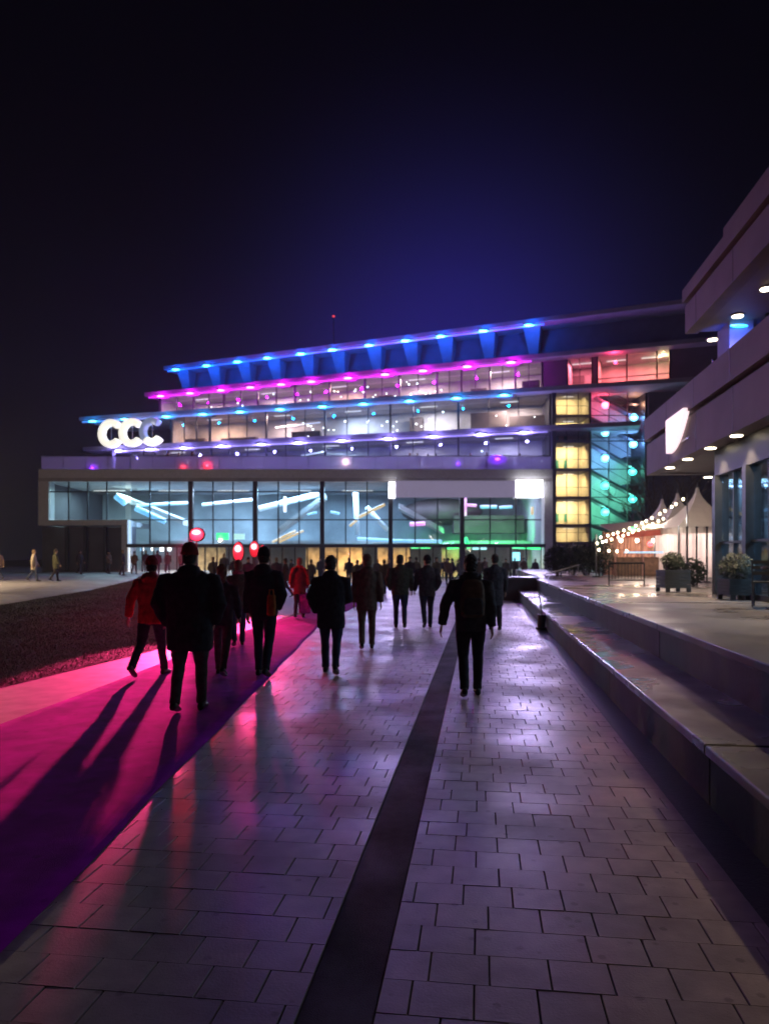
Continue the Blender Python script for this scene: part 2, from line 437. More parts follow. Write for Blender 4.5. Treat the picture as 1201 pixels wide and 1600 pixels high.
# ================================================================== THE HALL
hall = thing('congress_hall', 'long stepped glass congress hall with blue and magenta lit terraces', 'building', (-8, 68, 0))
PIV = Vector((15.8, 70.0, 0))
class Lev:
    def __init__(s, z, deg): s.z = z; s.c = math.cos(R(deg)); s.s = math.sin(R(deg))
    def sx(s, px, d=0):
        t = (px-CX)/F; ox, oy = PIV.x + d*s.s, PIV.y + d*s.c
        return (ox - t*oy)/(s.c + t*s.s)
    def pt(s, sv, d, z): return Vector((PIV.x - sv*s.c + d*s.s, PIV.y + sv*s.s + d*s.c, z))
    def box(s, mb, s0, s1, d0, d1, z0, z1):
        q = [(s1,d0),(s0,d0),(s0,d1),(s1,d1)]
        return mb.hexa([s.pt(a,b,z0) for a,b in q]+[s.pt(a,b,z1) for a,b in q])
LR, LM, LC, LV = Lev(24.4, 23.3), Lev(20.95, 21.0), Lev(17.75, 16.6), Lev(14.05, 15.6)
C_BLUE, C_MAG, C_CYAN, C_VIO = (.0, .10, 1.0), (.75, .0, .95), (.0, .28, 1.0), (.28, .22, 1.0)
M_LAMPBODY = mat('lamp_housing', (.08,.08,.09), .4, metal=.7)
M_SLAB = mat('slab_render', (.24,.23,.25), .7, var=.15, scale=.6)
def slab(lev, pxL, pxR, name, depth=8, th=.34):
    mb = MB(); lev.box(mb, lev.sx(pxL), lev.sx(pxR), 0, depth, lev.z, lev.z+th)
    o = mb.build(name, M_CONC, hall)
    mb = MB(); lev.box(mb, lev.sx(pxL)+.03, lev.sx(pxR), -.05, -.002, lev.z+.05, lev.z+th+.08); mb.build('fascia_trim', M_SLAB, o)
    return o
s_roof = slab(LR, 256, 1110, 'roof_slab'); s_mag = slab(LM, 226, 1130, 'terrace_slab')
s_cy = slab(LC, 124, 1112, 'terrace_slab'); s_vi = slab(LV, 130, 1000, 'terrace_slab')

def facade_lamps(lev, par, pxs, col, lens, power, bracket):
    for px in pxs:
        sv = lev.sx(px, .25)
        p = lev.pt(sv, .28, lev.z-.02)
        if bracket == 'tall':      # tapered concrete bracket below the roof
            zb = lev.z - 2.55
            mb = MB(); w0, w1 = .85, .42
            top = [lev.pt(sv+w0, 1.2, lev.z-.003), lev.pt(sv-w0, 1.2, lev.z-.003), lev.pt(sv-w0, 2.75, lev.z-.003), lev.pt(sv+w0, 2.75, lev.z-.003)]
            bot = [lev.pt(sv+w1, 2.1, zb), lev.pt(sv-w1, 2.1, zb), lev.pt(sv-w1, 2.75, zb), lev.pt(sv+w1, 2.75, zb)]
            mb.loft([bot, top]).build('roof_bracket', M_SLAB, hall)
        else:
            mb = MB(); w0, w1 = 1.05, .6
            top = [lev.pt(sv+w0, .5, lev.z-.003), lev.pt(sv-w0, .5, lev.z-.003), lev.pt(sv-w0, 1.4, lev.z-.003), lev.pt(sv+w0, 1.4, lev.z-.003)]
            bot = [lev.pt(sv+w1, .75, lev.z-.30), lev.pt(sv-w1, .75, lev.z-.30), lev.pt(sv-w1, 1.4, lev.z-.30), lev.pt(sv+w1, 1.4, lev.z-.30)]
            mb.loft([bot, top]).build('slab_bracket', M_SLAB, hall)
        # lamp: housing, glowing lens
        q = p + Vector((0, -.28, -.02))
        mb = MB(); lev.box(mb, sv+.5, sv-.5, -.05, .2, lev.z-.10, lev.z-.006); h = mb.build('floodlight', M_LAMPBODY, par)
        mb = MB(); mb.ell(lev.pt(sv, -.02, lev.z-.17), .46, .20, .11, 14, 6); mb.build('lens', lens, h, True)
        lamp('POINT', lev.pt(sv, -.42, lev.z-.50), col, power, h, size=.12)
G_BLUE = glow('lens_blue', (.10, .62, 1.0), 7); G_MAG = glow('lens_magenta', (1.0, .22, .95), 6)
G_CYAN = glow('lens_cyan', (.12, .70, 1.0), 6); G_VIO = glow('lens_violet', (.55, .55, 1.0), 6)
facade_lamps(LR, s_roof, (277,325,373,420,472,521,578,635,690,756,827), C_BLUE, G_BLUE, 480, 'tall')
facade_lamps(LM, s_mag, (253,299,347,393,441,488,545,603,662,731,799), C_MAG, G_MAG, 480, 'low')
facade_lamps(LC, s_cy, (147,197,262,319,377,439,505,569,641,714,788), C_CYAN, G_CYAN, 200, 'low')
facade_lamps(LV, s_vi, (188,236,290,349,410,468,535,607,678,752,819), C_VIO, G_VIO, 460, 'low')

# glowing strips added under the slab edges in place of the soffit's lamp glow
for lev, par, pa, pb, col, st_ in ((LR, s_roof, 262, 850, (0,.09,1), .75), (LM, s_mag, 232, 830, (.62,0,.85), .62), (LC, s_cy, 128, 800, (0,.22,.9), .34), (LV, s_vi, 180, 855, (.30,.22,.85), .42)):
    mb = MB(); lev.box(mb, lev.sx(pa,.1), lev.sx(pb,.1), .08, .24, lev.z-.26, lev.z-.105); mb.build('glow_strip', glow('strip_%d' % int(lev.z), col, st_), par)
# roof level wall (solid)
mb = MB(); LR.box(mb, LR.sx(283,2.8), LR.sx(1110,2.8), 2.8, 8, LM.z+.5, LR.z+.1); mb.build('attic_wall', M_CONCD, hall)

def glazing(lev, ztop, zbot, pxs, d, back, wall_mat, lcol, lpow, minor=0, frame=M_FRAME, major=.16, room=True, seg=9.0, transom=None):
    """panes and mullions between the given columns with a lit room behind"""
    sL, sR = lev.sx(pxs[0], d), lev.sx(pxs[-1], d)
    for i, px in enumerate(pxs):
        sv = lev.sx(px, d); mb = MB(); lev.box(mb, sv+major/2, sv-major/2, d-.12, d+.14, zbot, ztop); mb.build('mullion', frame, hall)
    for a, b in zip(pxs[:-1], pxs[1:]):
        s0, s1 = lev.sx(a, d)-major/2, lev.sx(b, d)+major/2
        nn = minor+1
        for j in range(nn):
            q0 = s0+(s1-s0)*j/nn; q1 = s0+(s1-s0)*(j+1)/nn
            mb = MB(); lev.box(mb, q0-.03, q1+.03, d, d+.03, zbot+.05, ztop-.05); mb.build('window_pane', M_GLASS, hall)
            if j:
                mb = MB(); lev.box(mb, q0+.035, q0-.035, d-.05, d+.07, zbot, ztop); mb.build('glazing_bar', frame, hall)
        if transom:
            mb = MB(); lev.box(mb, s0, s1, d-.04, d+.06, transom-.04, transom+.04); mb.build('transom', frame, hall)
    mb = MB(); lev.box(mb, sL, sR, d-.08, d+.10, zbot-.02, zbot+.12); mb.build('sill', frame, hall)
    if room:
        mb = MB(); lev.box(mb, sL, sR, d+back, d+back+.15, zbot-.2, ztop+.1); mb.build('room_wall', wall_mat, hall)
        for sv in (sL, sR):
            mb = MB(); lev.box(mb, sv+.08, sv-.08, d+.2, d+back, zbot-.2, ztop+.1); mb.build('room_wall', wall_mat, hall)
        n = max(1, int(round((sL-sR)/seg)))
        for i in range(n):
            sv = sL+(sR-sL)*(i+.5)/n
            c = lev.pt(sv, d+back*.45, ztop-.12)
            mb = MB(); lev.box(mb, sv+.9, sv-.9, d+back*.45-.1, d+back*.45+.1, ztop-.09, ztop-.02)
            f = mb.build('ceiling_light', MATS.get('ceil_lens') or glow('ceil_lens', (1, .9, .78), 1.1), hall)
            k_ = lcol[i % len(lcol)]; w_ = lpow[i % len(lpow)]
            lamp('AREA', c, k_, w_, f, target=c-Vector((0,0,1)), sx=1.6, sy=.5)
WARM, LILAC, PEACH, COOL = (1,.72,.48), (1,.64,.58), (1,.54,.34), (.62,.80,1.0)
# magenta terrace storey
glazing(LM, LM.z, LC.z+.34, [250,303,350,403,461,515,570,624,683,721,765,805,847], 1.6, 4.6, M_ROOM, [LILAC, LILAC, PEACH, LILAC, LILAC, PEACH], [800,1200,1150,1200,1100,1150], minor=1)
# cyan terrace storey
glazing(LC, LC.z, LV.z+.34, [268,328,416,508,610,716,859], 1.5, 5.0, M_ROOM, [PEACH, LILAC, (.66,.74,.95), (.9,.78,.8), (1,.7,.6), LILAC], [1100,900,1150,1300,1600,1350], minor=2)
# violet terrace storey
glazing(LV, LV.z, 9.9, [205,262,330,416,508,610,716,859], 1.5, 5.0, M_ROOM, [LILAC, (.6,.5,.9), COOL, (.8,.7,.9), (.7,.62,1.0), (.55,.6,1.0)], [380,420,620,560,620,760], minor=2)
# solid and red-lit bays of the magenta storey on the right
def wall_bay(lev, pa, pb, d, z0, z1, m=M_CONCD, name='wall_panel', th=.3):
    mb = MB(); lev.box(mb, lev.sx(pa,d)-.002, lev.sx(pb,d)+.002, d, d+th, z0, z1); return mb.build(name, m, hall)
zb, zt = LC.z+.34, LM.z
wall_bay(LM, 849, 885, 1.5, zb, zt); wall_bay(LM, 926, 932, 1.5, zb, zt); wall_bay(LM, 1046, 1130, 1.5, zb, zt)
glazing(LM, zt, zb, [886, 925], 1.6, 4, M_ROOM, [(1,.16,.22)], [520], minor=1)
glazing(LM, zt, zb, [933, 979, 1026, 1046], 1.6, 4, M_ROOM, [(1,.14,.16), (1,.22,.2)], [700, 420], seg=4, transom=zb+.75)
f0 = LM.pt(LM.sx(1036,1.6), 3.2, zt-.3); lamp('POINT', f0, (1,.75,.35), 160, hall, size=.2)
f0 = LM.pt(LM.sx(960,1.6), .6, zt-.4); lamp('POINT', f0, (1,.05,.16), 130, hall, size=.2)
# doors inside the red bay
mb = MB(); LM.box(mb, LM.sx(892,5), LM.sx(912,5), 5.2, 5.3, zb, zb+2.1); mb.build('inner_door', M_DARKIN, hall)

# interior odds and ends behind the upper windows: counters, people-high partitions, pendant bulbs
G_BULB = glow('bulb_warm', (1, .93, .82), 9); G_BULBC = glow('bulb_cool', (.80, .95, 1), 9)
rb = random.Random(21)
bulb_me = MB().ell((0,0,0), .085, .085, .085, 8, 6).mesh('bulb', G_BULB, True)
bulb_mc = MB().ell((0,0,0), .085, .085, .085, 8, 6).mesh('bulb', G_BULBC, True)
def bulbs(lev, n, pa, pb, z0, z1, da, db):
    for i in range(n):
        px = rb.uniform(pa, pb); d = rb.uniform(da, db)
        o = link('bulb', bulb_me if rb.random() < .7 else bulb_mc, hall)
        o.matrix_basis = Matrix.Translation(lev.pt(lev.sx(px, d), d, rb.uniform(z0, z1))) @ Matrix.Scale(rb.uniform(.6, 1.0), 4)
bulbs(LM, 46, 420, 700, LC.z+1.2, LM.z-.5, 2.2, 5.5); bulbs(LM, 6, 290, 420, LC.z+1.2, LM.z-.5, 2.2, 5)
bulbs(LC, 26, 430, 700, LV.z+1.0, LC.z-.6, 2.2, 5.5); bulbs(LC, 3, 720, 850, LV.z+1.2, LC.z-.8, 2.2, 5)
bulbs(LV, 7, 300, 850, 11.5, LV.z-.8, 2.2, 5)
for lev, z0, lst in ((LC, LV.z+.34, ((285,320,1.3,4),(345,400,1.2,4.2),(455,500,1.4,3.6),(735,790,2.5,4.4),(795,850,1.9,4.2),(640,660,2.6,5.5))),
                     (LV, 9.9, ((275,320,1.5,4),(430,470,2.0,4),(540,575,1.6,4),(600,640,2.3,5),(655,690,1.4,3.5),(745,800,2.2,4.5))),
                     (LM, LC.z+.34, ((360,395,1.2,4),(590,612,1.6,4.5),(735,760,1.4,4),(815,842,1.5,3)))):
    for pa, pb, h, d in lst:
        mb = MB(); lev.box(mb, lev.sx(pa,d), lev.sx(pb,d), d, d+.6, z0, z0+h); mb.build('cabinet', M_DARKIN, hall)
G_DIAG = glow('stair_led', (.75, .80, 1), 1.0)
for lev, pa, ya, pb, yb in ((LC, 430, 668, 500, 660), (LV, 470, 712, 505, 706)):
    d = 4.5; A = lev.pt(lev.sx(pa,d), d, 0); B = lev.pt(lev.sx(pb,d), d, 0)
    A.z = at(pa, ya, A.y).z; B.z = at(pb, yb, B.y).z
    MB().tube([A, B], .08, 6).build('light_tube', G_DIAG, hall)

# ---------------------------------------------------------------- foyer (glass box in front)
FY = 66.0
def fx(px): return (px-CX)*FY/F
def fz(py): return CH-(py-HY)*FY/F
def fbox(name, m, x0, x1, y0, y1, z0, z1, par=hall): return MB().box(x0, x1, y0, y1, z0, z1).build(name, m, par)
ZT = fz(734); ZF = fz(752)
fbox('foyer_roof', M_CONC, fx(60), fx(863), FY, 92, ZF, ZT)
fbox('foyer_soffit_trim', M_WHITEFRAME, fx(60)+.05, fx(863)-.05, FY-.05, FY-.003, ZF+.30, ZT+.05)
XL, XR = fx(60), fx(863)
fbox('portal_frame', M_WHITEFRAME, fx(850), XR, FY-.04, FY+1.2, -.05, ZF-.003)
fbox('portal_frame', M_WHITEFRAME, XL, fx(76), FY-.04, FY+1.2, 4.75, ZF-.003)
fbox('portal_frame', M_WHITEFRAME, fx(76)+.003, fx(190)-.003, FY-.04, 74, 4.75, 5.22)
fbox('portal_frame', M_WHITEFRAME, fx(190), fx(199), FY-.04, FY+1.2, 0, 5.25)
fbox('undercroft_wall', M_CONCD, fx(40), fx(189), FY+3.2, FY+3.6, -.1, 4.72)
fbox('undercroft_wall', M_CONCD, fx(189)+.01, fx(189)+.3, FY+.3, FY+3.1, -.1, 4.72)
for x in (88, 118, 150):
    fbox('undercroft_post', M_FRAME, fx(x)-.12, fx(x)+.12, FY+2.0, FY+2.25, -.1, 4.74)
fbox('foyer_side_wall', M_CONCD, XL, XL+.3, FY+1.3, 90, 4.75, ZF-.003)
fbox('foyer_side_wall', M_ROOMB, fx(852), fx(860), FY+1.3, 80, 0, ZF-.003)
BACK = 80.0
fbox('foyer_back_wall', M_ROOMB, XL+.4, fx(852), BACK, BACK+.3, -.1, ZF-.003)
fbox('foyer_floor', mat('foyer_floor', (.32,.31,.30), .3, var=.1), fx(199), fx(852), FY+.3, BACK, -.1, .012)
# panes: rows and columns
ROWS = [fz(853), fz(812), fz(768), ZF]
major = [199, 297, 398, 503, 610, 722, 850]
for i, px in enumerate(major[1:-1]):
    fbox('column', M_FRAME, fx(px)-.20, fx(px)+.20, FY+.05, FY+.55, 0, ZF-.004)
def pane_field(xa, xb, nn, zs):
    for j in range(nn):
        a = xa+(xb-xa)*j/nn; b = xa+(xb-xa)*(j+1)/nn
        for z0, z1 in zip(zs[:-1], zs[1:]):
            fbox('window_pane', M_GLASS, a+.04, b-.04, FY+.26, FY+.29, z0+.05, z1-.05)
        if j: fbox('mullion', M_FRAME, a-.05, a+.05, FY+.18, FY+.36, zs[0], zs[-1]-.003)
    for z in zs[1:-1]:
        fbox('transom', M_FRAME, xa, xb, FY+.19, FY+.35, z-.05, z+.05)
for a, b in zip(major[:-1], major[1:]): pane_field(fx(a)+.2, fx(b)-.2, 3, ROWS)
pane_field(fx(76), fx(195), 4, [fz(812), fz(768), ZF])
fbox('door_canopy', M_FRAME, fx(200), fx(850), FY-.5, FY+.4, fz(855)-.02, fz(850))
# doors
for a, b in zip(major[:-1], major[1:]):
    xa, xb = fx(a)+.2, fx(b)-.2; nn = 5
    for j in range(nn):
        x0 = xa+(xb-xa)*j/nn; x1 = xa+(xb-xa)*(j+1)/nn
        d = fbox('glass_door', M_GLASS, x0+.07, x1-.07, FY+.26, FY+.29, .05, ROWS[0]-.12)
        mb = MB(); mb.box(x0, x0+.06, FY+.22, FY+.33, .02, ROWS[0]-.08); mb.box(x1-.065, x1-.005, FY+.22, FY+.33, .02, ROWS[0]-.08); mb.box(x0+.062, x1-.067, FY+.22, FY+.33, .02, .12)
        mb.build('door_frame', M_FRAME, d)
        MB().tube([(x1-.16, FY+.2, .85), (x1-.16, FY+.2, 1.6)], .02, 6).build('door_handle', M_METAL, d)
# mezzanine and stair soffits inside
fbox('mezzanine', M_ROOMB, fx(199), fx(852), FY+6, BACK-.01, 3.1, 3.5)
for xa, za, xb, zb_ in ((fx(150), 7.6, fx(262), 5.0), (fx(420), 4.2, fx(500), 7.6), (fx(625), 6.6, fx(700), 4.2)):
    mb = MB(); mb.hexa([(xa,71,za),(xb,71,zb_),(xb,74,zb_),(xa,74,za),(xa,71,za+.5),(xb,71,zb_+.5),(xb,74,zb_+.5),(xa,74,za+.5)])
    mb.build('stair_flight', M_ROOM, hall)
# round dark hanging form seen behind the right bays
mb = MB(); mb.ell(at(690, 800, 76), 4.2, 1.5, 1.4, 20, 10); mb.build('hanging_bulkhead', M_DARKIN, hall, True)
fbox('bulkhead', M_DARKIN, fx(722), fx(845), 74, 76, fz(835)+.4, fz(797))
G_CY = glow('tube_cyan', (.10, .55, .95), 1.25); G_ICE = glow('tube_ice', (.30, .56, .85), .40); G_YEL = glow('tube_yellow', (1, .60, .14), 1.1)
G_GRN = glow('tube_green', (.02, 1.0, .22), 2.4); G_PNK = glow('tube_pink', (1, .12, .75), 1.6); G_WHT = glow('panel_white', (1, .98, 1), 2.6)
def tube_px(pts, Y, r, m, name='light_tube', flat=1.0):
    return MB().tube([at(x, y, Y+0.01*i) for i, (x, y) in enumerate(pts)], r, 8, flat=flat).build(name, m, hall, True)
for pts, Y, r, m in (([(181,775),(196,787)],70,.30,G_CY),([(212,794),(258,815)],70,.28,G_CY),([(214,790),(293,786)],71,.15,G_CY),
                     ([(215,764),(293,760)],73,.12,G_ICE),([(316,789),(394,781)],72,.16,G_ICE),([(402,772),(500,762)],75,.12,G_ICE),([(405,795),(498,772)],73,.30,G_ICE),
                     ([(555,768),(558,836)],73,.26,G_ICE),([(572,792),(606,829)],72,.22,G_ICE),([(558,842),(610,845),(690,846)],70,.16,G_CY),
                     ([(425,847),(462,829)],69,.11,G_YEL),([(436,847),(474,829)],69,.11,G_YEL),([(560,808),(601,788)],69,.14,G_YEL),([(546,822),(558,812)],69,.12,G_YEL),
                     ([(445,776),(445,800)],70,.13,G_WHT),([(480,804),(495,801)],70,.10,G_CY),([(516,800),(530,803)],70,.12,G_CY),
                     ([(750,792),(776,792)],71,.16,G_CY),([(780,793),(800,792)],71,.14,G_CY),([(727,778),(727,806)],71,.12,G_PNK),([(729,789),(744,790)],71,.14,G_PNK),
                     ([(640,819),(664,818)],71,.2,G_PNK),([(831,792),(831,804)],70,.14,G_YEL),([(642,855),(672,855)],68,.13,G_GRN),([(698,855),(720,854)],68,.2,G_GRN),
                     ([(726,840),(733,857)],68,.2,G_GRN),([(800,855),(848,857)],68,.13,G_GRN)):
    tube_px(pts, Y, r, m)
def panel_px(x0, x1, y0, y1, Y, m, name, par=hall, th=.12):
    a, b = at(x0, y1, Y), at(x1, y0, Y)
    return MB().box(a.x, b.x, Y, Y+th, a.z, b.z).build(name, m, par)
panel_px(338, 357, 833, 843, 69, G_GRN, 'exit_sign'); panel_px(364, 382, 834, 843, 69, glow('panel_mint', (.6,1,.85), 1.4), 'lit_panel')
panel_px(738, 760, 853, 859, 68, glow('panel_teal', (.5,1,.95), 2), 'lit_panel'); panel_px(801, 812, 863, 876, 67.5, glow('panel_sky', (.3,.9,1), 3), 'info_screen')
for x in (205, 219, 236, 250, 262): panel_px(x, x+5, 856, 861, 69, G_CY if x in (219, 236, 262) else G_BULB, 'spot_panel')
# warm-coloured panels added on the ground floor for the warm glow behind the doors
for xa, xb in ((478, 566), (590, 640), (690, 724), (310, 352)):
    fbox('warm_panel', mat('warm_panel_tint', (.62,.42,.20), .6, var=.35, scale=1.5), fx(xa)*72.5/66, fx(xb)*72.5/66, 72.5, 72.7, .01, 3.08)
# foyer light
def room_area(px, z, Y, col, pw, sx=5, sy=3):
    c = Vector((fx(px), Y, z)); f = MB().box(c.x-sx*.3, c.x+sx*.3, Y-.12, Y+.12, z+.03, z+.1).build('ceiling_light', MATS['ceil_lens'], hall)
    lamp('AREA', c, col, pw, f, target=c-Vector((0,0,1)), sx=sx, sy=sy)
for px, col, pw in ((135,(.55,.85,.80),1250),(245,(.42,.74,1.0),1950),(345,(.55,.74,1.0),1950),(450,(.38,.70,1.0),2300),(555,(.38,.68,1.0),2200),(665,(.55,.58,.9),1250),(785,(.58,.5,.78),650)):
    room_area(px, ZF-.4, 71.5, col, pw)
for px, col, pw in ((245,(1,.8,.6),620),(345,(1,.72,.42),420),(450,(1,.66,.3),420),(555,(1,.62,.26),1100),(665,(1,.62,.28),620),(785,(.7,.9,.5),500)):
    room_area(px, 2.95, 69.5, col, pw, 4, 2)
lamp('AREA', (fx(770), 70.5, 4.2), (.1,1,.25), 520, hall, target=(fx(770), 78, 5.2), sx=8, sy=.5)
# white lit banner on the right
bn = thing('banner_board', 'long blank lavender board with glowing white ends hung across the glass', 'sign', at(727, 777, FY-1.0))
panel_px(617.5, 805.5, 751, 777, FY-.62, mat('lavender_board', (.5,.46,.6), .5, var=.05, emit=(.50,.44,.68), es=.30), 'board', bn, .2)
G_END = glow('end_white', (1, .98, 1), 5.0)
panel_px(607, 617, 753, 778, FY-.66, G_END, 'lit_end', bn, .26); panel_px(806, 848, 750, 777, FY-.66, G_END, 'lit_end', bn, .26)
q = at(827, 763, FY-1.0); lamp('AREA', q, (.62,.50,1.0), 1150, bn, target=q-Vector((0,1,.25)), sx=2.3, sy=1.4)
q = at(612, 765, FY-1.0); lamp('AREA', q, (.66,.55,1.0), 500, bn, target=q-Vector((0,1,.25)), sx=.6, sy=1.4)
for x in (620, 700, 790):
    q = at(x, 751, FY-.5); MB().tube([q, (q.x, FY-.01, q.z+.3)], .03, 6).build('bracket', M_METAL, bn)
q = at(617, 744, FY-.3); 
# terrace balustrade above the foyer
x = XL+.2
while x < XR-.2:
    x1 = min(x+2.0, XR-.1)
    fbox('balustrade_pane', M_PARA, x+.02, x1-.02, FY+.12, FY+.145, ZT+.06, ZT+1.2)
    fbox('balustrade_post', M_METAL, x-.02, x+.02, FY+.10, FY+.17, ZT, ZT+1.22)
    x = x1
fbox('balustrade_rail', M_METAL, XL+.2, XR-.1, FY+.09, FY+.18, ZT+1.22, ZT+1.28)
# coloured lamps on the terrace
def ball_lamp(px, py, Y, r, col, s, power, label, cat='lamp', stretch=1.0):
    p = at(px, py, Y)
    t = thing('terrace_lamp', label, cat, (p.x, p.y, ZT), 'coloured lamps on the foyer terrace')
    MB().tube([(p.x,p.y,ZT+.005),(p.x,p.y,ZT+.05)], .2, 12).build('base', M_BLACK, t)
    MB().tube([(p.x,p.y,ZT+.05),(p.x,p.y,p.z-r*.7)], .04, 8).build('stem', M_BLACK, t)
    MB().ell(p, r*stretch, r, r, 14, 8).build('globe', glow('globe_%d_%d' % (px, py), col, s), t, True)
    if power: lamp('POINT', p-Vector((0,r+.1,0)), col, power, t, size=.15)
ball_lamp(325, 728, FY-.35+.9, .42, (1,.03,.06), 3.5, 60, 'round red terrace lamp above the third foyer bay')
ball_lamp(288, 730, FY+.55, .26, (1,.05,.08), 2.0, 25, 'wider dim red terrace lamp left of the round red one', stretch=1.7)
ball_lamp(147, 732, FY+.55, .38, (.28,.03,1), 2.5, 30, 'purple terrace lamp at the left corner above the foyer')
ball_lamp(540, 722, FY+.55, .34, (1,.62,.66), 6, 60, 'bright pinkish white terrace lamp near the middle of the balustrade')
ball_lamp(776, 718, FY+.55, .45, (.22,.03,1), 2.6, 40, 'wide violet terrace lamp at the right of the balustrade', stretch=2.0)
ball_lamp(715, 725, FY+.55, .22, (.24,.03,1), 2.4, 20, 'small violet terrace lamp beside the wide violet one')
# aircraft beacon on the roof
bp_ = at(521, 494, 84.5)
bc = thing('roof_beacon', 'thin roof mast with a tiny red warning light', 'beacon', (bp_.x, bp_.y, LR.z+.5))
MB().tube([(bp_.x,bp_.y,LR.z+.5),(bp_.x,bp_.y,bp_.z-.1)], [.06,.03], 6).build('mast', M_BLACK, bc)
MB().ell(bp_, .16, .16, .12, 8, 6).build('light', glow('beacon_red', (1,.05,.05), 1.2), bc, True)

# ---------------------------------------------------------------- stair tower
TY = 71.0
def tx(px, Y=TY): return (px-CX)*Y/F
def tz(py, Y=TY): return CH-(py-HY)*Y/F
ZTOP = LC.z+.3
fl = [848, 820, 777, 733, 689, 649]
M_YWALL = mat('yellow_stairwell', (.68, .60, .42), .8, var=.1, scale=1)
fbox('tower_wall', M_YWALL, tx(866), tx(921), TY+3, TY+3.2, 0, ZTOP)
fbox('tower_post', M_FRAME, tx(862), tx(868), TY-.15, TY+3, 0, ZTOP); fbox('tower_post', M_FRAME, tx(920), tx(923), TY-.1, TY+.2, 0, ZTOP)
fbox('tower_post', M_FRAME, tx(1007), tx(1010), TY-.1, TY+5, 0, ZTOP)
fbox('tower_divider', M_YWALL, tx(921)-.02, tx(921)+.14, TY+.3, TY+5, 0, ZTOP)
zs = [tz(y) for y in fl]+[ZTOP]
for i in range(len(zs)-1):
    z0, z1 = zs[i], zs[i+1]
    fbox('landing', M_CONCD, tx(868), tx(920), TY+.02, TY+3, z0-.18, z0+.10)
    for a, b in ((868, 885), (885, 903), (903, 920)):
        fbox('window_pane', M_GLASS, tx(a)+.03, tx(b)-.03, TY, TY+.03, z0+.12, z1-.2)
    for a in (885, 903): fbox('glazing_bar', M_FRAME, tx(a)-.025, tx(a)+.025, TY-.04, TY+.06, z0+.1, z1-.18)
    MB().tube([(tx(868), TY+.35, z0+1.0), (tx(920), TY+.35, z0+1.0)], .025, 6).build('stair_rail', M_FRAME, hall)
    c = Vector(((tx(868)+tx(920))/2, TY+1.6, z1-.35))
    f = MB().box(c.x-.5, c.x+.5, c.y-.1, c.y+.1, c.z+.02, c.z+.08).build('ceiling_light', MATS['ceil_lens'], hall)
    lamp('AREA', c, (1,.68,.32), 380 if i else 160, f, target=c-Vector((0,-.5,1)), sx=1.6, sy=1.0)
    if i in (1, 3, 4):   # round plates / door stickers seen through the glass
        for x in (881, 895): fbox('wall_plate', mat('teal_plate', (.03,.25,.18), .5), tx(x)-.16, tx(x)+.16, TY+2.9, TY+2.98, z0+.45, z0+1.25)
M_SWALL = mat('stair_hall_wall', (.62,.62,.60), .8, var=.1, scale=1)
fbox('tower_wall', M_SWALL, tx(922), tx(1009), TY+4, TY+4.2, 0, ZTOP)
for a in (922, 951, 980):
    for z0, z1 in zip(zs[:-1], zs[1:]):
        fbox('window_pane', M_GLASS, tx(a)+.05, tx(a+28.5)-.03, TY+.02, TY+.05, z0+.03, z1-.03)
for a in (951, 980): fbox('glazing_bar', M_METAL, tx(a)-.04, tx(a)+.04, TY-.05, TY+.1, 0, ZTOP)
for z in zs: fbox('transom', M_FRAME, tx(923), tx(1007), TY-.03, TY+.09, z-.04, z+.04)
# flights
for i in range(len(zs)-1):
    z0, z1 = zs[i], zs[i+1]
    xa, xb = tx(924)+.4, tx(1000)
    mb = MB(); mb.hexa([(xa,TY+1.4,z1-.1),(xb,TY+1.4,z0+.2),(xb,TY+2.6,z0+.2),(xa,TY+2.6,z1-.1),(xa,TY+1.4,z1+.15),(xb,TY+1.4,z0+.45),(xb,TY+2.6,z0+.45),(xa,TY+2.6,z1+.15)])
    mb.build('stair_flight', M_CONCD, hall)
    MB().tube([(xa,TY+1.35,z1+1.0),(xb,TY+1.35,z0+1.3)], .03, 6).build('stair_rail', M_FRAME, hall)
    fbox('landing', M_CONCD, tx(985), tx(1007)-.02, TY+1.3, TY+4, z0+1.25, z0+1.42)
# coloured stair lamps
def stair_lamp(px, py, col, lens, power):
    p = at(px, py, TY+.75)
    h = MB().box(p.x-.30, p.x+.30, p.y+.05, p.y+.4, p.z-.05, p.z+.42).build('stair_lamp', M_LAMPBODY, hall)
    MB().ell(p, .40, .16, .36, 14, 8).build('lens', lens, h, True)
    lamp('POINT', p+Vector((0,.9,.2)), col, power, h, size=.15)
    lamp('POINT', p+Vector((0,-.35,0)), col, power*.12, h, size=.15)
G_SR = glow('lens_red', (1,.16,.26), 7); G_SB = glow('lens_sky', (.16,.80,1), 7); G_ST = glow('lens_teal', (.05,1,.78), 6)
stair_lamp(945, 633, (1,.06,.12), G_SR, 420)
for x, y in ((990,652),(945,676),(989,694),(945,716)): stair_lamp(x, y, (.22,.46,1), G_SB, 340)
for x, y in ((988,737),(945,759),(988,780),(945,800)): stair_lamp(x, y, (.14,.72,.40), G_ST, 320)
lamp('POINT', at(992, 632, TY+1.2), (1,.42,.22), 150, hall, size=.2)
# solid wing right of the tower
fbox('wing_wall', M_CONCD, tx(1010.5), tx(1150), TY-.4, TY+6, 0, LC.z-.01)
fbox('wing_wall', M_CONCD, tx(866), tx(1009), TY+4.3, TY+6, 0, LC.z-.01)

